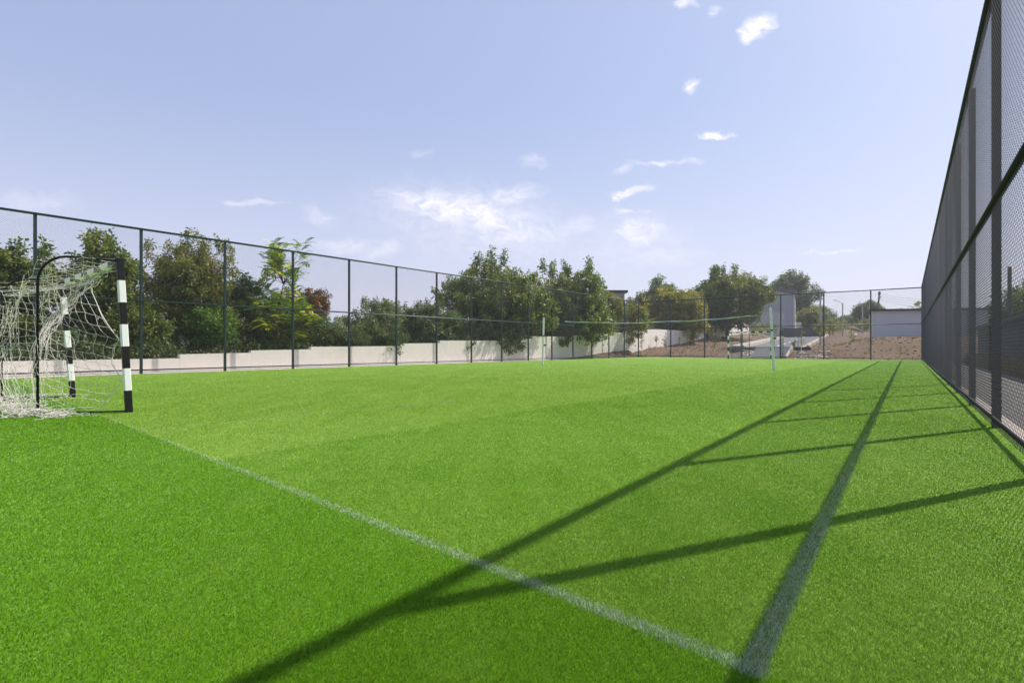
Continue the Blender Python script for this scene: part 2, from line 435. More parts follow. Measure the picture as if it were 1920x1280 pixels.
M['ground'] = earth_mat('dry ground', (.14, .12, .07), (.25, .21, .14), (.33, .28, .2), .6, 1.2)
M['gravel'] = earth_mat('gravel', (.20, .19, .18), (.42, .39, .36), (.6, .56, .52), 1.0, 22)

big = MB(); S = 480
big.add([(-S, -S, -.07), (S, -S, -.07), (S, S, -.07), (-S, S, -.07)], [(0, 1, 2, 3)])
tag(big.build('ground', M['ground']), kind='structure')

def sm(x, a, b):
    t = min(1, max(0, (x - a) / (b - a))); return t * t * (3 - 2 * t)
RO = FU(6.43, 5.3); RDa = R(31.2); rD = Vector((math.sin(RDa), math.cos(RDa), 0)); rN = Vector((rD.y, -rD.x, 0)); RW = 5.83
def road_z(r): return .885 + .039 * r
def RP(a, r, z=0):
    """a across the road from its left edge, r along it; its near end is cut parallel to the far fence"""
    p = RO + rN * a + rD * (r + a * dF.dot(rD) / dF.dot(rN)); return Vector((p.x, p.y, road_z(r) + z))
def terr(u, s):
    left = 1 - sm(u, 6.0, 9.0); right = sm(u, 12.8, 17.0)
    mid = 1 - left - right
    zl = .50 * sm(s, .5 - .9 * max(0, 1 - max(u, -1.2) / 3) * 1.0, 6) * (1 - .25 * sm(u, 0, 8)) + .75 * sm(s, 4, 20) + .052 * max(0, s - 14)
    if u < 1.0: zl += .32 * sm(1.0 - u, 0, 2.2) * sm(s, -7, 3)
    zr = 1.18 * sm(s, .3, 11) + .58 * sm(s, 5, 17) + .02 * max(0, s - 16)
    p = FU(u, s) - RO; a = p.dot(rN); r = p.dot(rD) - a * dF.dot(rD) / dF.dot(rN)
    zm = .60 * sm(s, 1.0, 5.0) if s < 5.3 else .6 + .2 * sm(s, 5.3, 5.9) + .039 * max(0, r)
    z = left * zl + mid * zm + right * zr
    if r > -.3:
        k = sm(a, -2.2, -.3) * (1 - sm(a, RW + .3, RW + 3.0)) * sm(r, -.3, 1.0)
        z = z * (1 - k) + (road_z(r) - .13) * k
        if -.4 < a < RW + .4: z = min(z, road_z(r) - .12)
    return z
def terr_n(u, s):
    p = FU(u, s)
    n = mnoise.fractal(Vector((p.x * 1.0, p.y * 1.0, 3.1)), .9, 2.0, 3) * .06 + mnoise.noise(Vector((p.x * .35, p.y * .35, 1))) * .07
    k = sm(s, .3, 1.6)
    q_ = (FU(u, s) - RO).dot(rN)
    if -.8 < q_ < RW + .8 and s > 3.5: k *= .3
    return terr(u, s) + n * k
us = np.concatenate([np.arange(-1.05, 22, .2), np.arange(22, 90, 1.5)])
ss = np.concatenate([np.arange(.22, 14, .2), np.arange(14, 30, .5), np.arange(30, 120, 3)])
mb = MB(); nu, ns = len(us), len(ss)
vs = [FU(u, s, terr_n(u, s)) for s in ss for u in us]
mb.add(vs, [(j * nu + i, j * nu + i + 1, (j + 1) * nu + i + 1, (j + 1) * nu + i) for j in range(ns - 1) for i in range(nu - 1)])
tag(mb.build('earth_slope', M['earth'], smooth=True), kind='structure')
# small bank of soil along the foot of the wall before the corner
mb = MB(); ts = np.arange(-13, .6, .4)
vs = []
for t_ in ts:
    hh = .62 * sm(t_, -13, 0.5)
    for (o_, zz) in ((.12, -.03), (.45, .3), (.8, .75), (1.06, 1.0)):
        p = CA + dL * t_ + nL * o_
        vs.append((p.x, p.y, hh * zz + .05 * mnoise.noise(Vector((p.x * 2, p.y * 2, 0))) * (o_ > .3) - .02))
mb.add(vs, [(j * 4 + i, j * 4 + i + 1, (j + 1) * 4 + i + 1, (j + 1) * 4 + i) for j in range(len(ts) - 1) for i in range(3)])
tag(mb.build('soil_bank', M['earth'], smooth=True), kind='structure')
# pale paving between the left fence and the wall, kerb along the far and right fences
mb = MB(); a = L0 + nL * .1; b = CA + nL * .1; c = b + nL * 1.1; d_ = a + nL * 1.1
mb.add([(p.x, p.y, -.012) for p in (a, b, c, d_)], [(3, 2, 1, 0)]); tag(mb.build('path', M['path']), kind='structure')
mb = MB(); mb.bar(CA + dL * .19 + Vector((0, 0, -.03)), CB + dL * .19 + nR * .2 + Vector((0, 0, -.03)), .13, .08)
mb.bar(CB + nR * .195 + Vector((0, 0, -.03)), R0 + nR * .195 + Vector((0, 0, -.03)), .12, .08)
tag(mb.build('kerb', M['stone_edge']), kind='structure')
mb = MB(); a = R0 + nR * .26; b = CB + nR * .26; c = b + nR * 2.0; d_ = a + nR * 2.0
mb.add([(p.x, p.y, -.05) for p in (a, d_, c, b)], [(0, 1, 2, 3)]); tag(mb.build('gravel_strip', M['gravel']), kind='structure')

# ------------------------------------------------------------------ chain-link fences
def chain(L_, z0, z1, px=.070, pz=.060, r=.0019, seg=.42):
    """diamond mesh of wires in the local x-z plane, thin three-sided prisms"""
    out = []
    H = z1 - z0; run = H * px / pz
    for sgn in (1, -1):
        x0 = -run if sgn > 0 else 0
        xe = L_ if sgn > 0 else L_ + run
        for xs in np.arange(x0, xe, px):
            # wire from (xs,z0) to (xs+sgn*run,z1), clipped to 0..L
            t0, t1 = 0.0, 1.0
            dx = sgn * run
            ta, tb = (0 - xs) / dx, (L_ - xs) / dx
            if ta > tb: ta, tb = tb, ta
            t0, t1 = max(t0, ta), min(t1, tb)
            if t1 - t0 < 1e-3: continue
            n = max(1, int((t1 - t0) * math.hypot(dx, H) / seg)); tt = np.linspace(t0, t1, n + 1)
            for i in range(n): out.append((xs + dx * tt[i], z0 + H * tt[i], xs + dx * tt[i + 1], z0 + H * tt[i + 1], sgn * r * .9))
    A = np.array(out, np.float32); n = len(A)
    dx, dz = A[:, 2] - A[:, 0], A[:, 3] - A[:, 1]; ln = np.hypot(dx, dz); px_, pz_ = -dz / ln, dx / ln
    V = np.zeros((n, 3, 4, 3), np.float32)
    ring = [(r, 0), (-r * .5, r * .87), (-r * .5, -r * .87)]
    def pt(i, e):
        a, b = ring[i % 3]
        return np.stack([A[:, 0 + 2 * e] + px_ * a, A[:, 4] + b, A[:, 1 + 2 * e] + pz_ * a], -1)
    for f in range(3):
        V[:, f, 0] = pt(f, 0); V[:, f, 1] = pt(f + 1, 0); V[:, f, 2] = pt(f + 1, 1); V[:, f, 3] = pt(f, 1)
    return V.reshape(-1, 3)

def fence(start, direction, out, n, sp, label, first=0, gate=None, r=.0019, top=H_TOP, k_=1.0, pm=None, wm=None, cell=(.070, .060)):
    pm = pm or M['fence_paint']; wm = wm or M['wire']
    """posts first..n; mesh, rails from post 0 to post n"""
    ang = math.atan2(direction.y, direction.x)
    f = empty('chain_link_fence', start, label, 'fence', rz=ang)
    yo = 1 if (Matrix.Rotation(-ang, 3, 'Z') @ out).y > 0 else -1
    L_ = n * sp
    def place(o): o.parent = f; return o
    post = None
    for i in range(first, n + 1):
        if post is None:
            m_ = MB(); m_.bar((0, 0, -.05), (0, 0, top + .03), .08, bev=.008); m_.box((0, 0, top + .035), (.086, .086, .012))
            post = m_.build('post', pm); o = post
        else:
            o = post.copy(); col.objects.link(o)
        o.parent = f; o.location = (i * sp, yo * .055, 0)
    for z, rr in ((top, .038 * k_), (H_MID, .028 * k_ * k_), (H_LOW, .022)):
        m_ = MB()
        spans = [(0, L_)]
        if gate and z == H_LOW: spans = [(0, gate * sp), ((gate + 1) * sp, L_)]
        for (a_, b_) in spans: m_.tube([(a_, 0, z), (b_, 0, z)], rr, 10)
        place(m_.build('rail', pm, smooth=True))
    parts = []
    if gate:
        for (x0, L1, z0, z1) in ((0, gate * sp, .05, top), ((gate + 1) * sp, L_ - (gate + 1) * sp, .05, top), (gate * sp, sp, H_MID, top)):
            V = chain(L1, z0, z1, r=r); V[:, 0] += x0; parts.append(V)
    else: parts.append(chain(L_, .05, top, cell[0], cell[1], r=r))
    V = np.concatenate(parts); V[:, 1] -= yo * .004
    o = np_mesh('wire_mesh', V, 4, wm); o.parent = f
    # lacing wire wound round the top rail
    m_ = MB(); q_ = int(L_ / .14) * 6
    m_.tube([(.02 + i * .14 / 6, math.cos(i * math.pi / 3) * .040 * k_, top + math.sin(i * math.pi / 3) * .040 * k_) for i in range(q_)], .0022, 3)
    place(m_.build('lacing_wire', wm))
    return f
fence(L0 + dL * SL * 2, dL, nL, 18, SL, 'long dark green chain-link fence running in front of the stepped pale wall', r=.0018)
fence(CA, dF, dL, 7, SF, 'chain-link fence across the far end of the pitch with an open gate in it', first=1, gate=3, r=.0018)
LR = (CB - (RB - dR * SR * 4)).dot(dR); nr = round(LR / SR)
fence(RB - dR * SR * 4, dR, nR, nr, LR / nr, 'tall black chain-link fence close by on the right, seen almost edge on', r=.0019, cell=(.082, .066), k_=1.15, pm=M['backlit_fence'], wm=M['black_wire'])
# note: its far end meets the far fence at the corner
# gate leaves, both swung outwards
for (u, sgn, lab) in ((3 * SF + .07, 1, 'open gate leaf with cross bars, hinged left of the far goal net'), (4 * SF - .07, -1, 'open gate leaf seen edge on, hinged beside the right end of the steps')):
    g = empty('gate_leaf', FU(u, .05), lab, 'gate', 'open leaves of the gate in the far fence')
    a_ = R(8) if sgn > 0 else R(-3)
    dd = (dL * math.cos(a_) + dF * math.sin(a_)).normalized()
    m_ = MB(); b0 = FU(u, .12); b1 = b0 + dd * 1.3
    for p in (b0, b1): m_ = MB(); m_.tube([p + Vector((0, 0, .12)), p + Vector((0, 0, 2.25))], .030, 8); m_.build('upright', M['fence_paint'], g)
    for z in (.14, .62, 1.15, 1.7, 2.23):
        m_ = MB(); m_.tube([b0 + Vector((0, 0, z)), b1 + Vector((0, 0, z))], .018, 6); m_.build('cross_bar', M['metal_grey'] if z > .2 else M['fence_paint'], g)

# ------------------------------------------------------------------ stepped wall
W0 = CA + nL * 1.05
def wall_t(px):
    k = (px - 960) / FPX      # (W0.x+dL.x t) = k (W0.y + dL.y t)
    return (k * W0.y - W0.x) / (dL.x - k * dL.y)
segs = [(-400, 337, .46), (337, 471, .64), (471, 583, .77), (583, 751, .92), (751, 825, 1.09), (825, 943, 1.27), (943, 998, 1.42), (998, 1077, 1.64), (1077, 1113, 1.79),
        (1113, 1144, 1.98), (1144, 1172, 2.13), (1172, 1197, 2.33), (1197, 1292, 2.62), (1292, 1310, 3.02), (1310, 1343, 3.28), (1343, 1366, 3.70), (1366, 1385, 3.95), (1385, 1418, 4.3)]
mb = MB()
for (a, b, h) in segs:
    ta = wall_t(a) if a > -400 else -52.0; tb = wall_t(b)
    p, q = W0 + dL * ta, W0 + dL * (tb - .004)
    slope = .06 if h < 2.5 else .12
    c0, c1 = p + nL * .2, q + nL * .2
    vs = [(p.x, p.y, -.3), (q.x, q.y, -.3), (c1.x, c1.y, -.3), (c0.x, c0.y, -.3), (p.x, p.y, h - slope * .3), (q.x, q.y, h + slope * .3), (c1.x, c1.y, h + slope * .3), (c0.x, c0.y, h - slope * .3)]
    mb.add(vs, [(3, 2, 1, 0), (4, 5, 6, 7), (0, 1, 5, 4), (1, 2, 6, 5), (2, 3, 7, 6), (3, 0, 4, 7)])
o = mb.build('boundary_wall', M['plaster'])
tag(o, 'long pale plastered wall stepping up along the left side under the trees', 'wall')

# ------------------------------------------------------------------ road, steps
def sheet(name, a0, a1, r0, r1, dz, material, thick=0):
    m_ = MB(); n = max(1, int((r1 - r0) / 2)); vs = []
    for i in range(n + 1):
        r = r0 + (r1 - r0) * i / n; vs += [RP(a0, r, dz), RP(a1, r, dz)]
    k = len(vs); fs = [(2 * i, 2 * i + 1, 2 * i + 3, 2 * i + 2) for i in range(n)]
    if thick:
        vs += [Vector((v.x, v.y, v.z - thick)) for v in vs]
        fs += [(1, 0, k, k + 1)] + [(2 * i + 2, 2 * i, k + 2 * i, k + 2 * i + 2) for i in range(n)] + [(2 * i + 1, 2 * i + 3, k + 2 * i + 3, k + 2 * i + 1) for i in range(n)]
    m_.add(vs, fs); return m_.build(name, material)
tag(sheet('road', 0, RW, 0, 50, 0, M['asphalt'], .4), kind='structure')
tag(sheet('yellow_edge_marking', 1.05, 1.22, .1, 49, .006, M['yellow']), kind='structure')
tag(sheet('yellow_edge_marking', RW - .42, RW - .25, .1, 49, .006, M['yellow']), kind='structure')
for r in np.arange(2.0, 48, 5.0): tag(sheet('centre_dash', 3.35, 3.50, r, r + 2.2, .006, M['white_road']), kind='structure')
for (a_, w_) in ((-.09, .16), (RW + .09, .16), (.88, .14)):
    m_ = MB()
    for i in range(50): m_.bar(RP(a_, i * 1.0, .02), RP(a_, i + .985, .02), w_, .24)
    tag(m_.build('road_kerb', M['concrete']), kind='structure')
tag(sheet('pavement', .0, .80, 0, 49.5, .10, M['concrete'], .09), kind='structure')
m_ = MB(); a_, b_ = RP(-.3, -.04, -.20), RP(RW + .3, -.04, -.20); m_.bar(a_, b_, .08, .42); tag(m_.build('road_end_slab', M['wall_dark']), kind='structure')
st = empty('concrete_steps', FU(10.3, 1.2), 'short flight of grey concrete steps climbing from the gate to the road', 'steps')
NS = 6
for i in range(NS):
    m_ = MB(); z1 = .86 * (i + 1) / NS; s0 = 1.45 + i * .34
    a = FU(8.93, s0 + .7, 0); b = FU(11.40, s0 + .7, 0)
    m_.bar(Vector((a.x, a.y, z1 / 2 - .03)), Vector((b.x, b.y, z1 / 2 - .03)), 1.4, z1 - .06)
    m_.build('riser', M['step'], st)
    m_ = MB(); a = FU(8.90, s0 + .15, z1 - .03 + .001); b = FU(11.43, s0 + .15, z1 - .03 + .001); m_.bar(a, b, .40, .06, bev=.01); m_.build('tread', M['tread'] if i < NS - 1 else M['stone_edge'], st)
for u in (11.52,):
    m_ = MB(); a = FU(u, 1.35, .10); b = FU(u, 3.7, .88); m_.bar(a, b, .12, .2); m_.build('side_slab', M['stone_edge'], st)
# clods of soil lying on the slope
rr = random.Random(14); m_ = MB()
for i in range(600):
    u = rr.choice([rr.uniform(-.9, 7.8), rr.uniform(12.5, 22)]); s = .5 + 16 * rr.random() ** 1.5; r_ = rr.uniform(.02, .055) * (1 + s * .05)
    if -.5 < (FU(u, s) - RO).dot(rN) < RW + .5 and s > 4.8: continue
    p = FU(u, s, terr_n(u, s) + r_ * .15)
    m_.box(p, (r_ * rr.uniform(1, 2), r_ * rr.uniform(.8, 1.6), r_ * rr.uniform(.6, 1.1)), M=Matrix.Rotation(rr.uniform(0, 6), 4, 'Z') @ Matrix.Rotation(rr.uniform(-.7, .7), 4, 'X'))
tag(m_.build('clods', M['earth']), 'loose clods of brown soil scattered over the bare slope', 'clods', kind='stuff')
# dry scrub on the slope
rg_ = np.random.default_rng(52); vs = []
for i in range(260):
    u = rg_.choice([rg_.uniform(-.8, 6.0), rg_.uniform(13.5, 22)]); s = .6 + 15 * rg_.random(); 
    if -.5 < (FU(u, s) - RO).dot(rN) < RW + .5 and s > 4.8: continue
    p = np.array(FU(u, s, terr_n(u, s))); n = 22; b = p + rg_.normal(0, .05, (n, 3)) * [1, 1, .1]; az = rg_.random(n) * 6.283
    w = np.stack([np.cos(az), np.sin(az), 0 * az], 1) * .008; tip = b + np.stack([rg_.normal(0, .09, n), rg_.normal(0, .09, n), .06 + .18 * rg_.random(n)], 1)
    vs.append(np.stack([b - w, b + w, tip], 1).reshape(-1, 3))
v = np.concatenate(vs); tag(np_mesh('dry_scrub', v, 3, LM['weed'], attrs={'tint': rg_.random(len(v) // 3) * .7}), 'sparse tufts of dry scrub on the bare slope', 'scrub', kind='stuff')
# rubble of pale stones beside the steps
m_ = MB(); rr = random.Random(4)
for i in range(420):
    u = rr.choice([rr.uniform(7.2, 8.9), rr.uniform(11.9, 14.2)]); s = rr.uniform(.6, 4.3); r_ = rr.uniform(.04, .14)
    p = FU(u, s, terr(u, s) + r_ * .2)
    Mx = Matrix.Rotation(rr.uniform(0, 6), 4, 'Z') @ Matrix.Rotation(rr.uniform(-.5, .5), 4, 'X')
    m_.box(p, (r_ * rr.uniform(1, 2.2), r_ * rr.uniform(.8, 1.5), r_ * rr.uniform(.5, 1)), M=Mx)
tag(m_.build('rubble', M['stone_edge']), 'loose pale stones and rubble on the bank beside the concrete steps', 'rubble', kind='stuff')

# ------------------------------------------------------------------ goals
def striped(g, name, p0, p1, w, n, up=(.6, .7, .1)):
    """black square tube; each white painted band is its own sleeve on it"""
    p0, p1 = Vector(p0), Vector(p1); m_ = MB(); m_.bar(p0, p1, w, bev=.006, up=up); o = m_.build(name, M['black_paint'], g)
    for i in range(1, n, 2):
        m_ = MB(); m_.bar(p0.lerp(p1, i / n), p0.lerp(p1, (i + 1) / n), w + .002, bev=.007, up=up)
        fixlist.append((m_.build('white_band', M['white_paint']), o))
def goal(label, f1, f2, t1, t2, bk, n_post=7, n_bar=9, w=.08, zb=2.1):
    g = empty('goal', f1, label, 'goal')
    for (b, t_) in ((f1, t1), (f2, t2)): striped(g, 'goal_post', b, t_, w, n_post)
    v = (Vector(t2) - Vector(t1)).normalized()
    striped(g, 'crossbar', Vector(t1) + v * .042 - Vector((0, 0, .04)), Vector(t2) - v * .042 - Vector((0, 0, .04)), w, n_bar, up=(0, 0, 1))
    bk = Vector(bk)
    for (b, t_) in ((f1, t1), (f2, t2)):
        b, t_ = Vector(b), Vector(t_); back = b + bk; m_ = MB()
        ztop = t_.z - .02; r_ = .34; bh = bk.normalized()
        P = [Vector((t_.x, t_.y, ztop)) + bh * .05]
        c = Vector((back.x, back.y, 0)) - bh * r_
        P.append(Vector((c.x, c.y, ztop + .02)))
        for k in range(1, 7):
            a = k / 6 * math.pi / 2; P.append(c + bh * r_ * math.sin(a) + Vector((0, 0, ztop + .02 - r_ + r_ * math.cos(a))))
        P.append(Vector((back.x, back.y, .02)))
        m_.tube(P, .017, 8); m_.build('net_support', M['black_paint'], g, smooth=True)
        m_ = MB(); m_.tube([b + Vector((0, 0, .02)) + bh * .05, Vector((back.x, back.y, .02))], .011, 6); m_.build('ground_bar', M['black_paint'], g)
    m_ = MB(); m_.tube([Vector(f1) + bk + Vector((0, 0, .02)), Vector(f2) + bk + Vector((0, 0, .02))], .016, 6); m_.build('ground_bar', M['black_paint'], g)
    return g
fixlist = []
F1, F2 = Vector((-5.25, 7.67, 0)), Vector((-7.80, 9.94, 0))
T1, T2 = Vector((-5.40, 7.70, 2.11)), Vector((-8.02, 9.97, 2.07))
BK = Vector((-1.05, -.24, 0))
g1 = goal('near goal with striped black and white posts and a slack white net', F1, F2, T1, T2, BK)

# near goal's net
def cord(m_, pts, r=.0023, n=4): m_.tube(pts, r, n, cap=False)
def wob(p, k, sc=3.0, sd=0):
    q = Vector((p.x * sc + sd, p.y * sc, p.z * sc)); return p + Vector((mnoise.noise(q), mnoise.noise(q + Vector((9, 3, 1))), mnoise.noise(q + Vector((2, 8, 5))))) * k
def patch(m_, S, nu, nv, jit, sub=3, r=.0023, rr=random.Random(3), skip=0.0, sag=.012):
    g_ = [[wob(S(i / nu, j / nv), jit * 2.2, 4) + Vector((rr.gauss(0, jit * .35), rr.gauss(0, jit * .35), rr.gauss(0, jit * .35))) for j in range(nv + 1)] for i in range(nu + 1)]
    def seg(a, b):
        if rr.random() < skip: return
        c = Vector((rr.gauss(0, .008), rr.gauss(0, .008), -sag * rr.random()))
        cord(m_, [a.lerp(b, t_) + c * (4 * t_ * (1 - t_)) for t_ in [k / sub for k in range(sub + 1)]], r)
    for i in range(nu + 1):
        for j in range(nv + 1):
            if i < nu: seg(g_[i][j], g_[i + 1][j])
            if j < nv: seg(g_[i][j], g_[i][j + 1])
            if rr.random() < .9:   # knots
                m_.box(g_[i][j], (.011, .011, .011), rz=rr.random())
def interp(tab, t_):
    x = t_ * (len(tab) - 1); i = min(int(x), len(tab) - 2); return tab[i].lerp(tab[i + 1], x - i)
net = MB()
def pp(px, py, Y): return Vector((at(px, Y), Y, zat(py, Y)))
# near side panel: back edge at the support, front edge a slack rope reaching the post
E_ = [pp(212, 496, 7.72), pp(188, 512, 7.75), pp(171, 527, 7.75), pp(173, 549, 7.74), pp(190, 588, 7.72), pp(201, 607, 7.7), pp(223, 637, 7.67), pp(212, 655, 7.67), pp(209, 680, 7.66), pp(222, 702, 7.66), pp(228, 713, 7.66), pp(216, 729, 7.65), pp(203, 746, 7.64), pp(190, 762, 7.62), pp(172, 775, 7.6)]
B_ = [pp(104, 486, 7.50), pp(84, 492, 7.46), pp(72, 505, 7.44)] + [pp(68 + k * .4, 520 + k * 21.3, 7.43) for k in range(12)]
def S1(u, v):
    v2 = v ** 1.05
    a, b = interp(B_, v2), interp(E_, v2); p = a.lerp(b, u)
    belly = math.sin(math.pi * u) * .16 * math.sin(math.pi * min(1, v * 1.1))
    return p + Vector((0, -belly * .6, -.05 * math.sin(math.pi * u)))
patch(net, S1, 9, 18, .020, skip=.03)
cord(net, E_, .005)
# slack upper layer hanging from the near top bar
C_ = [pp(210, 490, 7.75), pp(180, 482, 7.6), pp(150, 481, 7.55), pp(120, 482, 7.5), pp(95, 484, 7.47), pp(75, 496, 7.44)]
D_ = [pp(168, 522, 8.3), pp(150, 548, 8.2), pp(128, 570, 8.1), pp(104, 592, 8.0), pp(88, 612, 7.9), pp(76, 640, 7.7)]
patch(net, lambda u, v: interp(C_, u).lerp(interp(D_, u), v) + Vector((0, 0, -.18 * math.sin(math.pi * v))), 9, 7, .028, rr=random.Random(8))
# top panel between the bars
TA, TB = Vector((T1.x, T1.y, 2.05)), Vector((T2.x, T2.y, 2.02))
def S2(u, v):
    a = TA.lerp(TB, u); b = a + BK * .92
    p = a.lerp(b, v); p.z -= .34 * math.sin(math.pi * u) ** .7 * (.35 + .65 * v) * 1.0
    return p
patch(net, S2, 20, 5, .022, rr=random.Random(5))
# back panel, drooping between the supports down to the heap
def S3(u, v):
    a = T1.lerp(T2, u) + BK; a.z = 1.93 - .40 * math.sin(math.pi * u) ** .7
    b = F1.lerp(F2, u) + BK * 1.12; b.z = .07
    p = a.lerp(b, v); return p + BK * (.12 * math.sin(math.pi * v))
patch(net, S3, 22, 13, .030, rr=random.Random(6), skip=.02)
# far side panel
def S4(u, v):
    a = T2 + BK * u; a.z = 1.95; b = F2 + BK * u; b.z = .08
    return a.lerp(b, v) + Vector((.05 * math.sin(v * 3), .05, 0))
patch(net, S4, 8, 15, .025, rr=random.Random(9))
# bunched strands: from the crossbar to the support and down to the ground
rb = random.Random(12)
PATH = [pp(196, 500, 7.95), pp(166, 520, 8.25), pp(140, 552, 8.1), pp(112, 582, 7.95), pp(86, 612, 7.75), pp(70, 648, 7.55), pp(60, 700, 7.5), pp(54, 745, 7.45), pp(50, 780, 7.4)]
for k in range(16):
    ox, oy, oz = (rb.gauss(0, .05) for _ in range(3)); ph = rb.random() * 9; a0 = rb.random() * .35; a1 = 1 - rb.random() * .3
    P = []
    for i in range(26):
        t_ = a0 + (a1 - a0) * i / 25; p = interp(PATH, t_)
        sp = .35 + 1.0 * t_
        P.append(p + Vector((ox * sp + .022 * math.sin(i * 1.1 + ph), oy * sp, oz * (1.3 - .6 * t_) + .02 * math.cos(i * 1.4 + ph))))
        P[-1].z = max(P[-1].z, .012)
    cord(net, P, .0023)
# heap on the ground
def squig(m_, c, spread, n, L_, zmax, rg_):
    for k in range(n):
        p = Vector((c.x + rg_.gauss(0, spread[0]), c.y + rg_.gauss(0, spread[1]), abs(rg_.gauss(0, zmax * .45)) + .008)); a = rg_.random() * 6.28; P = [p.copy()]
        for i in range(12):
            a += rg_.gauss(0, .75); p = p + Vector((math.cos(a), math.sin(a), 0)) * L_; p.z = min(zmax, max(.008, p.z + rg_.gauss(0, .018))); P.append(p.copy())
        cord(m_, P, .0024)
c1 = G(70, 782); c2 = G(36, 782); c3 = G(8, 768); c4 = G(120, 781); c5 = G(50, 770)
squig(net, c5, (.07, .05), 30, .035, .22, rb); squig(net, c1, (.13, .025), 34, .03, .10, rb); squig(net, c2, (.10, .03), 18, .03, .09, rb)
squig(net, c3, (.14, .06), 30, .03, .08, rb); squig(net, c4, (.10, .015), 22, .03, .05, rb)
for k in range(10): squig(net, F1.lerp(F2, k / 10) + BK * 1.15, (.05, .05), 6, .03, .05, rb)
for k in range(5): squig(net, F2 + BK * (k / 4), (.06, .04), 6, .035, .06, rb)
net.build('net', M['netting'], g1)

# far goal
H1 = Vector((at(1365.5, 42.8), 42.8, 0)); H2 = Vector((at(1446, 41.0), 41.0, 0))
g2 = goal('far goal with black and white striped posts in front of the concrete steps', H1, H2, H1 + Vector((0, 0, 2.02)), H2 + Vector((0, 0, 2.04)), dL * .95, w=.085, n_post=7, n_bar=11)
fn = MB(); bk2 = dL * .95
patch(fn, lambda u, v: (H1.lerp(H2, u) + bk2 * .9 + Vector((0, 0, 1.9))).lerp(H1.lerp(H2, u) + bk2 * 1.05 + Vector((0, 0, .1)), v) - Vector((0, 0, .15 * math.sin(math.pi * u) * (1 - v))), 20, 12, .02, 1, .003, random.Random(2))
for hh in (H1, H2): patch(fn, lambda u, v: (hh + bk2 * u + Vector((0, 0, 1.95))).lerp(hh + bk2 * u + Vector((0, 0, .1)), v), 7, 12, .02, 1, .003, random.Random(3))
patch(fn, lambda u, v: H1.lerp(H2, u) + bk2 * v + Vector((0, 0, 1.97 - .1 * math.sin(math.pi * u))), 20, 6, .02, 1, .003, random.Random(4))
fn.build('net', M['netting'], g2)
bpy.context.view_layer.update()
for q, o in fixlist:
    q.parent = o; q.matrix_parent_inverse = o.matrix_world.inverted()

# ------------------------------------------------------------------ volleyball posts and net
PL, PR = Vector((at(1017.5, 27.8), 27.8, 0)), Vector((at(1451, 21.2), 21.2, 0))
def vpost(p, top, label, clamp_z, band_z):
    g = empty('volleyball_post', p, label, 'post', 'volleyball posts')
    a, b = p, Vector((top.x, top.y, top.z)); q = lambda z: a.lerp(b, z / b.z)
    m_ = MB(); m_.tube([a, q(b.z * .55)], .050, 16); m_.build('lower_tube', M['post_green'], g, smooth=False)
    m_ = MB(); m_.tube([q(b.z * .55), q(b.z - .05), q(b.z - .015), q(b.z)], [.043, .043, .034, .012], 16); m_.build('upper_tube', M['post_green'], g)
    m_ = MB(); m_.tube([q(band_z), q(band_z + .055)], .052, 16); m_.build('band', M['black_paint'], g)
    m_ = MB(); c = q(clamp_z); m_.box(c + Vector((.09, -.02, 0)), (.10, .07, .08)); m_.tube([c + Vector((.1, -.1, 0)), c + Vector((.1, .08, 0))], .018, 8); m_.build('winch', M['clamp'], g)
    m_ = MB(); m_.tube([p + Vector((0, 0, -.01)), p + Vector((0, 0, .012))], .075, 16); m_.build('ground_socket', M['metal_grey'], g)
    return g
TPL, TPR = PL + Vector((.05, 0, 2.36)), PR + Vector((-.13, 0, 2.38))
vpost(PL, TPL, 'far pale green volleyball post standing near the middle of the pitch', .98, 1.42)
vpost(PR, TPR, 'nearer pale green volleyball post in front of the far goal', 1.22, 1.50)
vn = empty('volleyball_net', PL + Vector((0, 0, 2.2)), 'sagging pale green net tape stretched between the two volleyball posts', 'net')
NP = [(1019, 600), (1040, 601), (1059, 602.6), (1075, 603.5), (1100, 604), (1135, 604.5), (1150, 606), (1180, 605.5), (1200, 605.5), (1225, 603.5), (1250, 602.5), (1272, 602), (1297, 602), (1312, 599.8), (1345, 598), (1378, 595), (1402, 592.2), (1412, 592.8), (1420, 590.5), (1430, 586), (1444, 582)]
def on_line(px):
    k = (px - 960) / FPX; d = TPR - TPL; t_ = (k * TPL.y - TPL.x) / (d.x - k * d.y); return TPL + d * t_
P3 = []
for px, py in NP:
    p = on_line(px); p.z = zat(py, p.y); P3.append(p)
m_ = MB(); tp = P3[2:19]; rr = random.Random(1); fine = []
for i in range(len(tp) - 1):
    for k in range(5): fine.append(tp[i].lerp(tp[i + 1], k / 5))
fine.append(tp[-1])
vs = []; fs = []
for i, p in enumerate(fine):
    hw = (.016 + .004 * math.sin(i * .9)) * (1 if i < len(fine) - 8 else .6); tw = .5 * math.sin(i * .35); zz = rr.gauss(0, .004)
    a = Vector((math.sin(tw) * .62, math.sin(tw) * .78, math.cos(tw))) * hw
    n_ = Vector((.62, .78, 0)) * .008
    vs += [p + a - n_ + Vector((0, 0, zz)), p - a - n_ + Vector((0, 0, zz)), p - a + n_ + Vector((0, 0, zz)), p + a + n_ + Vector((0, 0, zz))]
for i in range(len(fine) - 1):
    for k in range(4): fs.append((4 * i + k, 4 * i + (k + 1) % 4, 4 * i + 4 + (k + 1) % 4, 4 * i + 4 + k))
m_.add(vs, fs); m_.build('tape', M['tape'], vn)
m_ = MB(); m_.tube(P3[:3], .006, 5); m_.tube(P3[18:], .006, 5)
m_.tube([p - Vector((0, 0, .045 + .02 * math.sin(i * 2.1))) for i, p in enumerate(fine)], .010, 5)
m_.build('cord', M['cord_green'], vn)

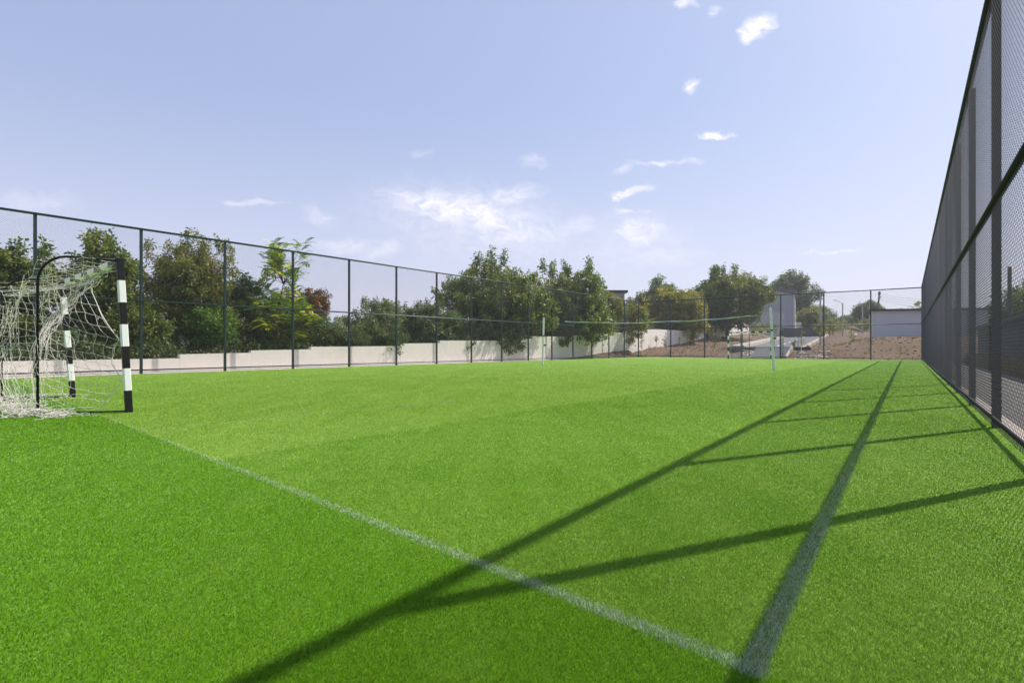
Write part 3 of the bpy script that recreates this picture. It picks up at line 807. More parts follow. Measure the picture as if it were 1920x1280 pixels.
# ------------------------------------------------------------------ trees
def rhomb(c, d, L_, Wd, rg_):
    """leaf cards: c (n,3) bases, d (n,3) unit directions"""
    n = len(c); s = np.cross(d, rg_.normal(0, 1, (n, 3))); s /= np.linalg.norm(s, axis=1)[:, None] + 1e-9
    L_ = L_[:, None]; Wd = Wd[:, None]
    m = c + d * L_ * .45
    tip = c + d * L_; tip[:, 2] -= L_[:, 0] * .15
    v = np.stack([c, m + s * Wd / 2, tip, m - s * Wd / 2], 1)
    return v.reshape(-1, 3)
def crown_pts(lobes, n, rg_, shell=.5):
    vol = np.array([l[3] * l[4] * l[5] for l in lobes]) ** .8; pr = vol / vol.sum()
    idx = rg_.choice(len(lobes), n, p=pr); L_ = np.array(lobes)[idx]
    d = rg_.normal(0, 1, (n, 3)); d /= np.linalg.norm(d, axis=1)[:, None]
    r = shell + (1 - shell) * rg_.random(n) ** .6
    return L_[:, :3] + d * L_[:, 3:6] * r[:, None], idx
def tree(name, label, cat, x, y, z0, top, R_, lm, seed, cl=150, lv=130, leaf=.11, lobes=None, low=.25, spires=0, squash=.85, crad=.34, trunk=.11, group=None, tintmax=1.0, frond=False, nl=9, tipyellow=0.0):
    rg_ = np.random.default_rng(seed); rr = random.Random(seed)
    root = empty(name, (x, y, z0), label, cat, group)
    H = top - z0; zl = H * low
    rz = (H - zl) / 2; zc = zl + rz
    cl = int(cl * 1.7); lv = max(3, int(lv * .68)) if not frond else lv; cl = cl if not frond else int(cl / 1.7)
    lob = [(0, 0, zc, R_ * .72, R_ * .72 * squash, rz * .80)]
    for i in range(nl):
        a = rr.uniform(0, 6.283); e = rr.uniform(-.75, 1.0)
        k = rr.uniform(.28, .50); ce = math.sqrt(max(0, 1 - e * e * .8))
        lob.append((math.cos(a) * R_ * (1 - k) * ce, math.sin(a) * R_ * (1 - k) * ce * squash, zc + e * rz * (1 - k), R_ * k, R_ * k, min(R_, rz) * k * rr.uniform(.8, 1.15)))
    if lobes: lob += lobes
    P, idx = crown_pts(lob, cl, rg_)
    P[:, 2] = np.clip(P[:, 2], .15, H)
    if spires:
        sp = []
        for i in range(spires):
            a = rr.uniform(0, 6.283); q = rr.uniform(.1, .75) * R_; zt = zc + rz * rr.uniform(.75, 1.0); hh = crad * rr.uniform(1.2, 2.6)
            for k in range(3): sp.append((math.cos(a) * q + rr.gauss(0, .06), math.sin(a) * q * squash, min(H + .1, zt + (k / 2 - .6) * hh)))
        P = np.concatenate([P, np.array(sp)])
    n = len(P); bright = rg_.random(n)
    # trunk and limbs
    tb = MB(); bend = [Vector((rr.gauss(0, .05) * R_ * k, rr.gauss(0, .05) * R_ * k, zc * k / 3 * 1.1)) for k in range(4)]; bend[0] = Vector((0, 0, -.1))
    tb.tube(bend, trunk, 8, trunk * .55)
    hubs = []
    for l in lob[1:]:
        c = Vector(l[:3]); s = bend[1].lerp(bend[3], rr.uniform(.1, 1)); mid = s.lerp(c, .5) + Vector((0, 0, -.06 * R_)) + Vector((rr.gauss(0, .06) * R_, rr.gauss(0, .06) * R_, 0))
        tb.tube([s, mid, c], trunk * .45, 6, trunk * .16); hubs.append((mid, c))
    hubs.append((bend[2], bend[3]))
    HC = np.array([h[1] for h in hubs])
    for i in range(n):
        p = Vector(P[i]); j = int(np.argmin(((HC - P[i]) ** 2).sum(1))); s = hubs[j][1]
        tb.tube([s, s.lerp(p, .55) + Vector((0, 0, .05)), p], trunk * .13, 3, trunk * .05, cap=False)
    tb.v = [(v[0] + x, v[1] + y, v[2] + z0) for v in tb.v]
    tb.build('trunk', M['bark'], root, smooth=True)
    # foliage
    if not frond:
        m_ = lv; per = np.repeat(np.arange(n), m_); N = len(per)
        u_ = P - np.array([0, 0, zc * .7]); u_ /= np.linalg.norm(u_, axis=1)[:, None] + 1e-6
        u_ += rg_.normal(0, .45, (n, 3)); u_[:, 2] += .35; u_[cl:] = np.array([0, 0, 1.0]) + rg_.normal(0, .15, (n - cl, 3)); u_ /= np.linalg.norm(u_, axis=1)[:, None]
        ln_ = crad * (1.1 + 1.3 * rg_.random(n))
        f_ = rg_.random(N) ** .8
        wd = crad * (.42 - .26 * f_)
        off = rg_.normal(0, 1, (N, 3)) * wd[:, None]
        c = P[per] + u_[per] * (ln_[per] * (f_ - .45))[:, None] + off
        d = off / (wd[:, None] * 2) + rg_.normal(0, .6, (N, 3)) + u_[per] * .3; d[:, 2] -= .3; d /= np.linalg.norm(d, axis=1)[:, None]
        L_ = leaf * (.6 + .8 * rg_.random(N)); t_ = np.clip(.12 + .4 * bright[per] + .15 * f_ + .26 * rg_.normal(0, 1, N), 0, tintmax)
        v = rhomb(c, d, L_, L_ * .5, rg_)
    else:
        vs = []; tints = []
        for i in range(n):
            outd = Vector(P[i]) - Vector((0, 0, zc * .8)); outd.normalize()
            for k in range(lv):
                az = rr.uniform(0, 6.283); d0 = (outd * .7 + Vector((math.cos(az), math.sin(az), rr.uniform(.1, .9)))).normalized(); Lf = rr.uniform(.4, .75)
                q = Vector(P[i]) + Vector((rr.gauss(0, .12), rr.gauss(0, .12), rr.gauss(0, .12))); side = d0.cross(Vector((0, 0, 1))).normalized()
                tv = min(1, max(0, rr.gauss(.32, .14) + (tipyellow if rr.random() < .16 and P[i][2] > H * .0 else 0)))
                for s_ in range(11):
                    f_ = (s_ + 1) / 11; c = q + d0 * Lf * f_ - Vector((0, 0, .45 * Lf * f_ * f_))
                    for sg in (-1, 1):
                        dd = (side * sg + d0 * .35 - Vector((0, 0, .25))).normalized(); ll = leaf * (1 - .45 * abs(f_ - .45)) * rr.uniform(.85, 1.1); sd_ = d0.cross(dd).normalized(); up = dd.cross(sd_) * 0 + d0 * (ll * .17)
                        vs += [c, c + dd * ll * .4 + up, c + dd * ll, c + dd * ll * .4 - up]; tints.append(min(1, max(0, tv + rr.gauss(0, .05))))
        v = np.array([tuple(q) for q in vs], np.float32); t_ = np.array(tints)
    v = v + np.array([x, y, z0]); v[:, 2] = np.maximum(v[:, 2], z0 + .02)
    np_mesh('crown', v, 4, LM[lm], root, {'tint': t_})
    return root

def wall_pt(px, off):
    """point behind the wall on the sight line px"""
    t_ = wall_t(px); p = W0 + dL * t_
    k = Vector(((px - 960) / FPX, 1, 0)).normalized(); return p + k * off
def wt_tree(name, label, cat, px, top_px, hw_px, off, lm, seed, **kw):
    p = wall_pt(px, off); Y = p.y
    return tree(name, label, cat, p.x, p.y, kw.pop('z0', -.05), zat(top_px, Y), hw_px * Y / FPX, lm, seed, **kw)
TG = 'trees and bushes behind the stepped wall'
wt_tree('broadleaf_tree', 'dark walnut-like tree at the left edge, behind the near goal net', 'tree', 5, 470, 105, 3.2, 'walnut', 11, cl=170, lv=120, leaf=.15, spires=5, group=TG, low=.08)
wt_tree('broadleaf_tree', 'dark tree with a ragged peak directly behind the near goal', 'tree', 180, 452, 85, 3.0, 'walnut', 12, cl=170, lv=120, leaf=.14, spires=8, group=TG, low=.08)
wt_tree('bush', 'dark bush low behind the near striped goal post', 'bush', 250, 545, 60, 2.2, 'walnut', 29, cl=80, lv=120, leaf=.12, group=TG, low=.02, trunk=.05)
wt_tree('broadleaf_tree', 'tall olive-leaved tree with fine foliage poking above the fence rail', 'tree', 355, 455, 104, 3.2, 'willow', 13, cl=220, lv=170, leaf=.10, spires=12, group=TG, low=.08, crad=.30)
wt_tree('bush', 'fresh green bush under the tall olive-leaved tree', 'bush', 395, 575, 42, 1.5, 'bright', 14, cl=60, lv=120, leaf=.10, group=TG, low=.25, trunk=.04, tintmax=.5)
wt_tree('bush', 'dark bush between the fresh green bush and the yellow-tipped tree', 'bush', 450, 520, 62, 3.4, 'dense', 15, cl=90, lv=130, leaf=.12, group=TG, low=.02, trunk=.05)
wt_tree('feathery_tree', 'bright green feathery-leaved tree with yellow shoots at its tips', 'tree', 522, 470, 78, 2.0, 'bright', 16, cl=105, lv=10, leaf=.13, frond=True, group=TG, low=.03, tipyellow=.6, spires=5)
wt_tree('bush', 'dark bush behind the feathery yellow-tipped tree', 'bush', 548, 548, 60, 4.2, 'dense', 17, cl=110, lv=130, leaf=.13, group=TG, low=.02, trunk=.06)
wt_tree('vine_covered_tree', 'small tree with a rust-red leafy top beside the feathery tree', 'tree', 592, 531, 34, 2.6, 'rust', 18, cl=60, lv=130, leaf=.09, group=TG, low=.45, trunk=.07, crad=.22)
wt_tree('bush', 'dark green bush at the foot of the rust-topped tree', 'bush', 598, 585, 44, 2.2, 'dense', 19, cl=70, lv=140, leaf=.10, group=TG, low=.02, trunk=.05)
wt_tree('bush', 'low leafy bush left of the rounded grey-green tree', 'bush', 645, 604, 52, 1.7, 'dense', 20, cl=70, lv=140, leaf=.10, group=TG, low=.02, trunk=.04)
wt_tree('rounded_tree', 'rounded grey-green tree rising alone between two fence posts', 'tree', 706, 549, 62, 3.6, 'blue', 21, cl=120, lv=150, leaf=.12, group=TG, low=.02, trunk=.09)
wt_tree('bush', 'wide low bush in front of the rounded grey-green tree', 'bush', 715, 596, 58, 1.7, 'dense', 22, cl=90, lv=140, leaf=.10, group=TG, low=.02, trunk=.04)
wt_tree('rounded_tree', 'dark rounded tree just left of the big spreading tree', 'tree', 798, 556, 64, 3.0, 'dense', 23, cl=120, lv=150, leaf=.12, group=TG, low=.02, trunk=.09)
wt_tree('bush', 'dark bush at the wall under the left side of the spreading tree', 'bush', 852, 580, 56, 2.2, 'dense', 24, cl=80, lv=140, leaf=.12, group=TG, low=.02, trunk=.04)
wt_tree('spreading_tree', 'big spreading tree with an open airy top and bare limbs showing', 'tree', 938, 484, 118, 2.6, 'walnut', 25, cl=300, lv=125, leaf=.17, spires=5, group=TG, low=.12, trunk=.17, crad=.42, nl=14, lobes=[(-3.0, 0, 4.6, 1.5, 1.2, .8)])
wt_tree('bush', 'dark undergrowth bush beneath the spreading tree', 'bush', 920, 575, 62, 1.9, 'dense', 26, cl=110, lv=140, leaf=.14, group=TG, low=.02, trunk=.05)
wt_tree('broadleaf_tree', 'tall dark tree with several leafy spires right of the spreading tree', 'tree', 1072, 496, 86, 2.0, 'walnut', 27, cl=270, lv=125, leaf=.17, spires=7, group=TG, low=.05, trunk=.15, crad=.40, nl=12)
wt_tree('bush', 'dark undergrowth bush below the spired tree', 'bush', 1020, 570, 50, 2.6, 'dense', 28, cl=110, lv=130, leaf=.16, group=TG, low=.02, trunk=.05)
wt_tree('broadleaf_tree', 'fresh green low tree overhanging the wall near the fence corner', 'tree', 1155, 546, 66, 2.2, 'yellow', 30, cl=170, lv=130, leaf=.17, group=TG, low=.08, trunk=.1, tintmax=.7)
wt_tree('rounded_tree', 'tall hazy grey-green tree farther off behind the yellowing tree', 'tree', 1225, 517, 54, 22, 'blue', 31, cl=200, lv=140, leaf=.26, group=TG, low=.05, trunk=.2, crad=.65)
wt_tree('broadleaf_tree', 'yellowing tree at the wall left of the largest far tree', 'tree', 1264, 534, 62, 3.0, 'yellow', 32, cl=240, lv=130, leaf=.22, group=TG, low=.14, trunk=.16, crad=.5)
wt_tree('broadleaf_tree', 'large dark broad tree standing in front of the grey building', 'tree', 1366, 510, 80, -5, 'walnut', 33, cl=330, lv=140, leaf=.24, spires=8, group=TG, low=.22, trunk=.24, crad=.62, nl=14)
wt_tree('rounded_tree', 'small dense green tree at the wall below the large dark tree', 'tree', 1335, 562, 34, 4, 'dense', 34, cl=110, lv=130, leaf=.2, group=TG, low=.05, trunk=.1, crad=.5)
wt_tree('bush', 'dark bush filling the gap over the wall below the yellowing tree', 'bush', 1300, 575, 46, 5, 'dense', 35, cl=110, lv=130, leaf=.22, group=TG, low=.05, trunk=.1, crad=.5)
def far_tree(name, label, px, top, hw, Y, base_py, lm, seed, **kw):
    return tree(name, label, 'tree', at(px, Y), Y, zat(base_py, Y), zat(top, Y), hw * Y / FPX, lm, seed, **kw)
far_tree('tall_tree', 'tall dark full-crowned tree behind the right end of the grey building', 1488, 508, 46, 112, 622, 'dense', 36, cl=260, lv=150, leaf=.34, low=.04, trunk=.3, crad=.85, nl=12)
far_tree('tree', 'small green tree right of the tall dark tree, below its crown', 1512, 578, 24, 100, 622, 'yellow', 37, cl=110, lv=120, leaf=.28, low=.03, crad=.6, tintmax=.5)
far_tree('tree', 'hazy tree behind the nearest street lamp', 1540, 574, 24, 130, 622, 'blue', 38, cl=120, lv=130, leaf=.34, low=.03, crad=.8)
far_tree('tree', 'dark tree behind the left end of the low white building', 1626, 566, 30, 110, 622, 'dense', 39, cl=150, lv=130, leaf=.3, low=.03, crad=.75)
far_tree('tree', 'low tree between the power pole and the thin street lamps', 1592, 592, 24, 125, 622, 'dense', 40, cl=100, lv=120, leaf=.3, low=.03, crad=.7)
far_tree('tree', 'hazy low tree between the nearest lamp and the thin lamps', 1562, 602, 20, 140, 622, 'blue', 47, cl=90, lv=120, leaf=.36, low=.03, crad=.8)

rg_ = np.random.default_rng(61); N = 70000; tq = -50 + rg_.random(N) * 82; oq = .5 + rg_.random(N) * 2.2
hq = np.interp(tq, [-50, -35, -20, 0, 32], [1.0, 1.5, 2.0, 3.1, 5.0]) * (.85 + .25 * np.sin(tq * 1.7) * np.sin(tq * .61 + 1))
zq = hq * rg_.random(N) ** .6 * np.sqrt(np.clip(oq / 1.3, 0, 1))
c = np.stack([W0.x + dL.x * tq + nL.x * oq, W0.y + dL.y * tq + nL.y * oq, zq], 1); d = rg_.normal(0, 1, (N, 3)); d /= np.linalg.norm(d, axis=1)[:, None]; L_ = .15 * (.6 + .8 * rg_.random(N))
tag(np_mesh('undergrowth', rhomb(c, d, L_, L_ * .5, rg_), 4, LM['dense'], attrs={'tint': rg_.random(N) * .8}), 'tangled dark undergrowth filling the gaps right behind the stepped wall', 'undergrowth', kind='stuff')

# saplings: thin stem with a whitewashed foot and an upright wisp of leaves
SG = 'young saplings planted on the bare slope'
def sapling(px, base_py, top_py, Y, label, seed, wide=.28, lean=0, n=260, lm='sapling', limed=.55, group=SG, leaf=.075):
    x, z0, z1 = at(px, Y), zat(base_py, Y), zat(top_py, Y); rr = random.Random(seed); rg_ = np.random.default_rng(seed)
    root = empty('sapling', (x, Y, z0), label, 'sapling', group)
    H = z1 - z0; f = lambda t_: Vector((x + lean * t_ + .03 * math.sin(t_ * 5 + seed), Y, z0 + H * t_))
    k = min(.45, limed / H)
    m_ = MB(); m_.tube([f(-.04), f(k * .5), f(k)], .028, 6, .022); m_.build('whitewashed_stem', M['lime'], root)
    m_ = MB(); m_.tube([f(k), f(.5 + k / 2), f(.97)], .020, 5, .006)
    cs, ds = [], []
    for i in range(16):
        t_ = rr.uniform(k + .05, .88); a = rr.uniform(0, 6.28); L_ = wide * (1.25 - t_ * .8) * rr.uniform(.5, 1.2)
        s = f(t_); e = s + Vector((math.cos(a) * L_, math.sin(a) * L_, L_ * rr.uniform(.5, 1.1))); m_.tube([s, e], .006, 3, .003, cap=False)
        for q in range(n // 16):
            w_ = rr.uniform(.25, 1.1); cs.append(s.lerp(e, w_) + Vector((rr.gauss(0, .04), rr.gauss(0, .04), rr.gauss(0, .04)))); ds.append(Vector((rr.gauss(0, 1), rr.gauss(0, 1), rr.gauss(-.2, 1))).normalized())
    for q in range(n // 5): cs.append(f(rr.uniform(k + .1, 1.0)) + Vector((rr.gauss(0, .04), rr.gauss(0, .04), 0))); ds.append(Vector((rr.gauss(0, 1), rr.gauss(0, 1), rr.gauss(0, 1))).normalized())
    m_.build('stem', M['sap_bark'], root)
    c = np.array([tuple(q) for q in cs]); d = np.array([tuple(q) for q in ds]); L_ = leaf * (.6 + .8 * rg_.random(len(c)))
    np_mesh('leaves', rhomb(c, d, L_, L_ * .42, rg_), 4, LM[lm], root, {'tint': rg_.random(len(c))})
def on_slope(px, py):
    """find where the sight line through the point meets the bare slope"""
    for Y in np.arange(36, 110, .1):
        p = Vector((at(px, Y), Y, 0)) - CA; u, s = p.dot(dF), p.dot(dL)
        if s < .5: continue
        if terr(u, s) >= zat(py, Y): return Y
    return 60
SAP = [(1203, 667, 625, .35, 'leafy sapling nearest the fence corner, against the shaded wall'),
       (1231, 653, 628, .28, 'small narrow sapling close under the wall, second from the corner'),
       (1248, 667, 622, .34, 'sapling with a bright white foot, left of the second far fence post'),
       (1274, 660, 625, .30, 'slim sapling just right of the second far fence post'),
       (1289, 667, 618, .50, 'fullest sapling on the slope, midway between two far fence posts'),
       (1305, 650, 618, .35, 'sapling close to the wall behind the fullest sapling'),
       (1330, 648, 613, .42, 'round-headed sapling right of the third far fence post'),
       (1339, 667, 612, .36, 'tall thin sapling left of the far goal'),
       (1350, 650, 622, .25, 'short sapling by the wall above the far goal corner')]
for i, (px, b, t_, w_, lab) in enumerate(SAP):
    sapling(px, b, t_, on_slope(px, b), lab, 50 + i, w_)
RS = 'saplings in rows along the road'
for i, (px, b) in enumerate(((1411, 641), (1416, 640), (1421, 639), (1428, 637.5), (1434, 636), (1440, 635), (1445, 634), (1454, 629), (1458, 628), (1461, 627))):
    pos = ['first', 'second', 'third', 'fourth', 'fifth', 'sixth', 'seventh', 'eighth', 'ninth', 'last'][i]
    Y = 75
    for r in np.arange(1, 48, .2):
        p = RP(-.55 - .1 * (i % 3), r)
        if 960 + FPX * p.x / p.y >= px: Y = p.y; break
    p = Vector((at(px, Y), Y, 0)) - CA; zb = terr(p.dot(dF), p.dot(dL)); bp = HOR - (zb - CAM_H) * FPX / Y
    sapling(px, bp, bp - 36 * 62 / Y, Y, pos + ' white-stemmed sapling of the row left of the road, counted from the gate', 70 + i, .75, n=420, group=RS, leaf=.13)
for i, (px, Y) in enumerate(((1541.5, 50.5), (1556, 56), (1561, 62), (1563, 68), (1572, 75), (1577, 82), (1582, 88), (1588, 95), (1612, 84), (1622, 78))):
    pos = ['first', 'second', 'third', 'fourth', 'fifth', 'sixth', 'seventh', 'eighth', 'ninth', 'last'][i]
    p = Vector((at(px, Y), Y, 0)) - CA; zb = terr(p.dot(dF), p.dot(dL)); bp = HOR - (zb - CAM_H) * FPX / Y
    sapling(px, bp, bp - 34 * 68 / Y - 2, Y, pos + ' sapling right of the road, counted from the nearest street lamp', 90 + i, .95, n=520, group=RS, leaf=.15, lm='sapling')
sapling(1599, 655, 612, on_slope(1599, 655), 'lone sapling with orange-brown leaves on the bare mound', 120, .5, n=300, lean=-.1)
sapling(1490, 669, 636, 41.5, 'sapling standing just past the far fence right of the steps', 121, .28)
sapling(1502, 660, 617, on_slope(1502, 660), 'taller leaning sapling in front of the road edge', 122, .32, lean=.1)
m_ = MB(); Y = on_slope(1496.5, 660); m_.tube([(at(1496.5, Y), Y, zat(661, Y)), (at(1496.5, Y), Y, zat(632, Y))], .022, 6)
tag(m_.build('wooden_stake', M['wood_pole']), 'bare wooden stake beside the taller leaning sapling', 'stake')

# ------------------------------------------------------------------ buildings and street furniture
def prism(m_, base, z0, zt):
    n = len(base); vs = [(p[0], p[1], z0) for p in base] + [(p[0], p[1], z) for p, z in zip(base, zt)]
    m_.add(vs, [tuple(range(n))[::-1], tuple(range(n, 2 * n))] + [(i, (i + 1) % n, n + (i + 1) % n, n + i) for i in range(n)])
# large grey building behind the big tree
b = empty('grey_building', (at(1470, 86), 86, 3), 'large plain grey building with a dark sloping roof edge behind the big tree', 'building')
A1, A2 = Vector((at(1392, 80), 80, 0)), Vector((at(1489.5, 86), 86, 0)); bd = Vector((.465, .885, 0)) * 12
z1, z2 = zat(538, 80), zat(550, 86)
m_ = MB(); prism(m_, [A1, A2, A2 + bd, A1 + bd], 1.5, [z1, z2, z2, z1]); m_.build('wall', M['wall_grey'], b)
ad = (A2 - A1).normalized()
m_ = MB(); e0 = A1 - ad * .5 - bd.normalized() * .4; e1 = A2 + ad * .45 - bd.normalized() * .4; bb = bd * 1.06
for (p, q) in ((e0, e1),):
    vs = [(p.x, p.y, z1 + .02), (q.x, q.y, z2 + .02), ((q + bb).x, (q + bb).y, z2 + .02), ((p + bb).x, (p + bb).y, z1 + .02)]
    m_.add(vs + [(v[0], v[1], v[2] + .55) for v in vs], [(3, 2, 1, 0), (4, 5, 6, 7), (0, 1, 5, 4), (1, 2, 6, 5), (2, 3, 7, 6), (3, 0, 4, 7)])
m_.build('roof', M['roof_dark'], b)
m_ = MB(); m_.bar(Vector((A2.x, A2.y, 2.8)) - ad * .16 - bd.normalized() * .02, Vector((A2.x, A2.y, z2 - .01)) - ad * .16 - bd.normalized() * .02, .32, .1, up=bd.normalized()); m_.build('sunlit_face_strip', M['wall_sunlit'], b)  # strip added at the corner, sunlight on the side face painted as cream
m_ = MB(); p0 = Vector((at(1463, 77.5), 77.5, 0)); p1 = Vector((at(1547, 79), 79, 0)); prism(m_, [p0, p1, p1 + bd * .4, p0 + bd * .4], 1.2, [zat(614.5, 77.5)] * 4)
tag(m_.build('retaining_wall', M['wall_dark']), 'dark retaining wall at the far end of the road below the grey building', 'wall')
r = empty('railing', (at(1496, 79.5), 79.5, zat(614, 79.5)), 'short white metal railing on the dark wall beside the grey building', 'railing')
zA, zB = zat(615, 79.5), zat(605, 79.5); xa, xb = at(1490, 79.5), at(1502, 79.5)
for x_ in (xa, (xa + xb) / 2 + .1, xb): m_ = MB(); m_.tube([(x_, 79.5, zA - .05), (x_, 79.5, zB)], .04, 6); m_.build('upright', M['white_paint'], r)
for k in range(4): m_ = MB(); z_ = zA + (zB - zA) * (k + 1) / 4; m_.tube([(xa, 79.5, z_), (xb, 79.5, z_)], .03, 6); m_.build('rail', M['white_paint'], r)
# low light building on the right mound
b = empty('low_building', (at(1700, 58), 58, zat(631, 58)), 'low light grey building with a flat dark roof edge on the bare mound', 'building')
A1 = Vector((at(1634, 60), 60, 0)); wd = Vector((.93, -.20, 0)).normalized(); A2 = A1 + wd * 16; bd = Vector((.53, .848, 0)).normalized() * 7; zt = zat(583, 60)
m_ = MB(); prism(m_, [A1, A2, A2 + bd, A1 + bd], .8, [zt] * 4); m_.build('wall', M['wall_light'], b)
m_ = MB(); q0, q1 = A1 - wd * .25 - bd.normalized() * .3, A2 + wd * .2 - bd.normalized() * .3; bb = bd + bd.normalized() * .5
prism(m_, [q0, q1, q1 + bb, q0 + bb], zt + .002, [zt + .19] * 4); m_.build('roof', M['roof_dark'], b)
m_ = MB(); q = A1 - bd.normalized() * .02 + wd * .09; m_.bar(Vector((q.x, q.y, 1.2)), Vector((q.x, q.y, zt - .01)), .2, .06, up=bd.normalized()); m_.build('sunlit_face_strip', M['wall_sunlit'], b)  # lit end face imitated by a pale strip on the front
m_ = MB(); q0, q1 = A1 - wd * .6 - bd.normalized() * .8, A2 - bd.normalized() * .8; prism(m_, [q0, q1, q1 + bd.normalized() * .79, q0 + bd.normalized() * .79], .8, [zat(632.5, 59.5)] * 4); m_.build('plinth', M['concrete'], b)
for px in (1706, 1716):
    m_ = MB(); Y = 62; c = Vector((at(px, Y), Y, zt + .15)); m_.tube([c + Vector((.3 * math.cos(a), 0, .42 * math.sin(a) + .1)) for a in [k * math.pi / 8 for k in range(9)]], .018, 5); m_.build('roof_hoop', M['metal_grey'], b)
# roof of a house peeping out above the low trees
Y = 78; b = empty('distant_house', (at(1155, Y), Y, 0), 'house mostly hidden by trees, its flat dark roof edge showing', 'house')
m_ = MB(); x0, x1 = at(1128, Y), at(1171, Y); zt = zat(549, Y); m_.box(((x0 + x1) / 2, Y + 3, zt / 2), (x1 - x0, 6, zt)); m_.build('wall', M['far_wall'], b)
m_ = MB(); m_.box(((x0 + x1) / 2, Y + 3, zt + .18), (x1 - x0 + .8, 6.8, .34)); m_.build('roof', M['roof_dark'], b)
m_ = MB(); m_.box((at(1160, Y), Y - .02, zt - 1.1), (1.1, .06, 1.2)); m_.build('window', M['glass'], b)
# white dome
Y = 88; m_ = MB(); c = Vector((at(1604, Y), Y, zat(629, Y))); rad = 5.2 * Y / FPX; ring = []
for j in range(7):
    a = j / 6 * math.pi / 2 * .999; ring.append((rad * math.cos(a), rad * 1.55 * math.sin(a)))
vs = [(c.x + rr_ * math.cos(k * math.pi / 8), c.y + rr_ * math.sin(k * math.pi / 8), c.z - .4 + z_) for (rr_, z_) in ring for k in range(16)]
m_.add(vs, [(j * 16 + k, j * 16 + (k + 1) % 16, (j + 1) * 16 + (k + 1) % 16, (j + 1) * 16 + k) for j in range(6) for k in range(16)])
tag(m_.build('storage_tank', M['white_paint'], smooth=True), 'small white domed tank among the saplings left of the low building', 'tank')

def lamp(px, Y, top_py, base_py, label, r_=.075, arm=1.2):
    x = at(px, Y); g = empty('street_lamp', (x, Y, zat(base_py, Y)), label, 'street lamp', 'street lamps along the road')
    zt = zat(top_py, Y); m_ = MB(); m_.tube([(x, Y, zat(base_py, Y) - .3), (x, Y, zt)], r_, 10, r_ * .75); m_.build('pole', M['conc_pole'], g)
    m_ = MB(); m_.tube([(x, Y, zt - .15), (x - arm * .5, Y - .3, zt + .12), (x - arm, Y - .5, zt + .32)], .03, 6); m_.build('arm', M['metal_grey'], g)
    m_ = MB(); m_.bar((x - arm * .95, Y - .48, zt + .30), (x - arm * 1.4, Y - .7, zt + .40), .16, .07, bev=.02); m_.build('lamp_head', M['metal_grey'], g)
lamp(1538, 50.8, 541, 650, 'nearest street lamp, standing on the right edge of the road', .085)
lamp(1580, 80, 568, 628, 'middle street lamp, taller of the two thin ones far right of the road', .10)
lamp(1569, 105, 583, 625, 'farthest and shortest street lamp, left of the middle one', .10)
def pole(px, Y, top_py, base_py, label, mt, r_=.11, arms=(), lean=0):
    x = at(px, Y); z0, zt = zat(base_py, Y) - .5, zat(top_py, Y)
    g = empty('utility_pole', (x, Y, z0), label, 'utility pole')
    m_ = MB(); m_.tube([(x - lean, Y, z0), (x, Y, zt)], r_, 10, r_ * .8); m_.build('pole', mt, g)
    for (dz, w_) in arms:
        m_ = MB(); m_.bar((x - w_, Y - .1, zt - dz), (x + w_ * .35, Y - .1, zt - dz), .1, .1); m_.build('cross_arm', M['wood_pole'], g)
        for k in (-.9, -.5, .3):
            m_ = MB(); m_.tube([(x + w_ * k, Y - .1, zt - dz + .05), (x + w_ * k, Y - .1, zt - dz + .22)], .04, 6); m_.build('insulator', M['conc_pole'], g)
    return Vector((x, Y, zt))
q1_ = pole(1617, 95, 568, 628, 'grey utility pole with one cross arm left of the low building', M['conc_pole'], .12, ((.55, .85),))
q2_ = pole(1630, 100, 561, 628, 'thin utility pole at the left corner of the low building', M['conc_pole'], .09, ((.4, .3),))
q3_ = pole(1649, 72, 546, 600, 'dark wooden utility pole leaning behind the low building roof', M['wood_pole'], .12, ((.35, .25), (.8, .2)), lean=.35)
w3 = Vector((at(1893, 27), 27, zat(500, 27)))
for k in range(4):
    m_ = MB(); a = q3_ + Vector((0, 0, -.35 - .25 * k)); b_ = Vector((55, 60, 7.6 - .5 * k)); m_.tube([a.lerp(b_, t_) - Vector((0, 0, 1.1 * 4 * t_ * (1 - t_))) for t_ in np.linspace(0, 1, 12)], .012, 3, cap=False)
    tag(m_.build('overhead_wire', M['wire']), 'thin overhead wire sagging right from the dark leaning pole, one of four', 'wire', 'overhead wires from the leaning pole')
# right, beyond the fence
pole(1893, 27, 500, 690, 'dark post rising beyond the mesh of the right fence', M['wood_pole'], .10)
o0 = RB + dR * 9 + nR * 2.9; o1 = RB + dR * 38 + nR * 2.9
b = empty('outbuilding', o0, 'long low dark grey outbuilding seen through the right fence', 'outbuilding')
m_ = MB(); prism(m_, [o0, o0 + nR * 4, o1 + nR * 4, o1], -.07, [1.95] * 4); m_.build('wall', M['wall_dark'], b)
m_ = MB(); a_, c_ = o0 - dR * .2 - nR * .25, o1 + dR * .2 - nR * .25; prism(m_, [a_, a_ + nR * 4.5, c_ + nR * 4.5, c_], 1.952, [2.12] * 4); m_.build('roof', M['roof_dark'], b)
for i, (t_, o_, tp, rr_) in enumerate(((31, 4.9, 4.4, 2.4), (40, 6.0, 5.4, 3.0), (26, 9.8, 3.4, 2.0))):
    q = RB + dR * t_ + nR * o_
    tree('tree', ['dark tree beside the far part of the outbuilding outside the right fence', 'tallest dark tree outside the right fence, farthest along it', 'low tree behind the dark outbuilding beyond the right fence'][i], 'tree', q.x, q.y, -.07, tp, rr_, 'dense' if i % 2 else 'walnut', 140 + i, cl=100, lv=120, leaf=.17, low=.05)
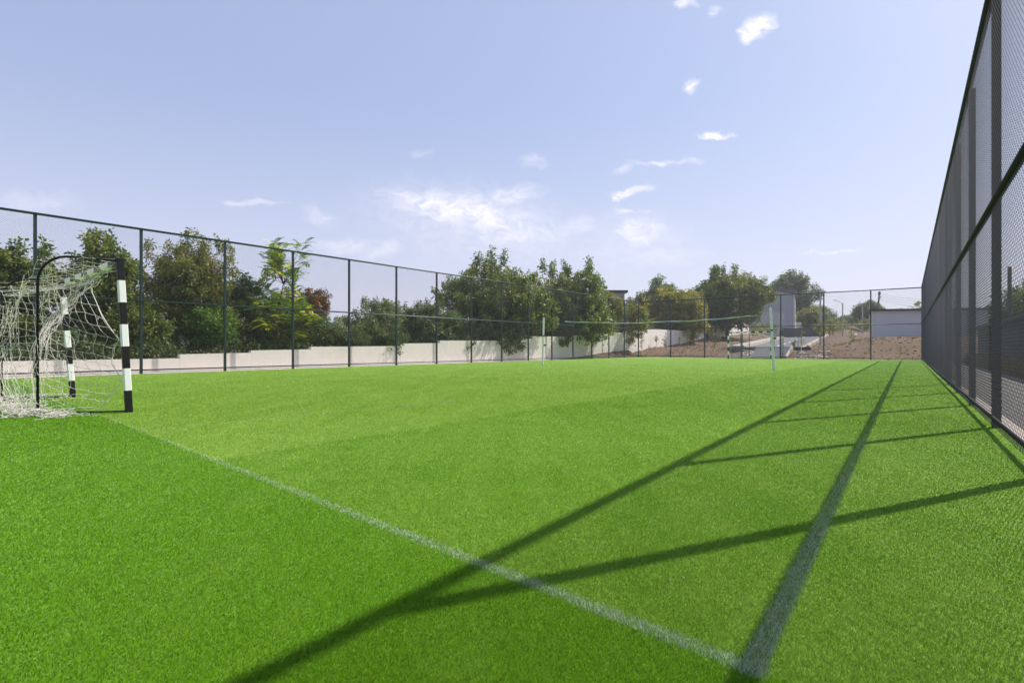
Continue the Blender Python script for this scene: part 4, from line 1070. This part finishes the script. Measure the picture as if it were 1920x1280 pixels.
# dry weeds at the foot of the outbuilding
rg_ = np.random.default_rng(77); N = 26000; t_ = rg_.random(N) * 34 + 2; o_ = 2.05 + rg_.random(N) ** 1.0 * .8; hh = .12 + .5 * rg_.random(N) ** 2
bx_ = RB.x + dR.x * t_ + nR.x * o_; by_ = RB.y + dR.y * t_ + nR.y * o_; az = rg_.random(N) * 6.283
v = np.zeros((N, 3, 3), np.float32); wv_ = .012
v[:, 0] = np.stack([bx_ - wv_ * np.cos(az), by_ - wv_ * np.sin(az), np.full(N, -.06)], 1); v[:, 1] = np.stack([bx_ + wv_ * np.cos(az), by_ + wv_ * np.sin(az), np.full(N, -.06)], 1)
v[:, 2] = np.stack([bx_ + rg_.normal(0, .08, N), by_ + rg_.normal(0, .08, N), hh], 1)
tag(np_mesh('dry_weeds', v.reshape(-1, 3), 3, LM['weed'], attrs={'tint': rg_.random(N)}), 'dry yellow-brown weeds along the gravel outside the right fence', 'weeds', kind='stuff')
# far woodland closing the horizon
rg_ = np.random.default_rng(91); N = 60000; an = R(-60) + rg_.random(N) * R(125); dd = 175 + rg_.random(N) * 22
hmax = 5.5 + 3.2 * np.sin(an * 23) * .6 + 2.0 * np.sin(an * 61 + 1) + 1.2 * np.sin(an * 140)
c = np.stack([np.sin(an) * dd, np.cos(an) * dd, rg_.random(N) ** .8 * (hmax + 4.5) - 2], 1); d = rg_.normal(0, 1, (N, 3)); d /= np.linalg.norm(d, axis=1)[:, None]; L_ = 1.3 * (.6 + .8 * rg_.random(N))
tag(np_mesh('far_woodland', rhomb(c, d, L_, L_ * .6, rg_), 4, LM['blue'], attrs={'tint': rg_.random(N)}), 'far low belt of trees closing off the horizon', 'woodland', kind='stuff')

# ------------------------------------------------------------------ summer haze in the air
hm = bpy.data.materials.new('summer haze'); hm.use_nodes = True; ht = NT(hm.node_tree); ht.t.nodes.clear()
pv = ht.n('ShaderNodeVolumePrincipled'); pv.inputs['Color'].default_value = (.93, .95, 1, 1); pv.inputs['Density'].default_value = .0007; pv.inputs['Anisotropy'].default_value = .2
ho = ht.n('ShaderNodeOutputMaterial'); ht.l(pv.outputs[0], ho.inputs['Volume'])
mb = MB(); mb.box((0, 0, 8.5), (1000, 1000, 20)); tag(mb.build('haze', hm), 'thin pale summer haze in the air', 'haze', kind='stuff')
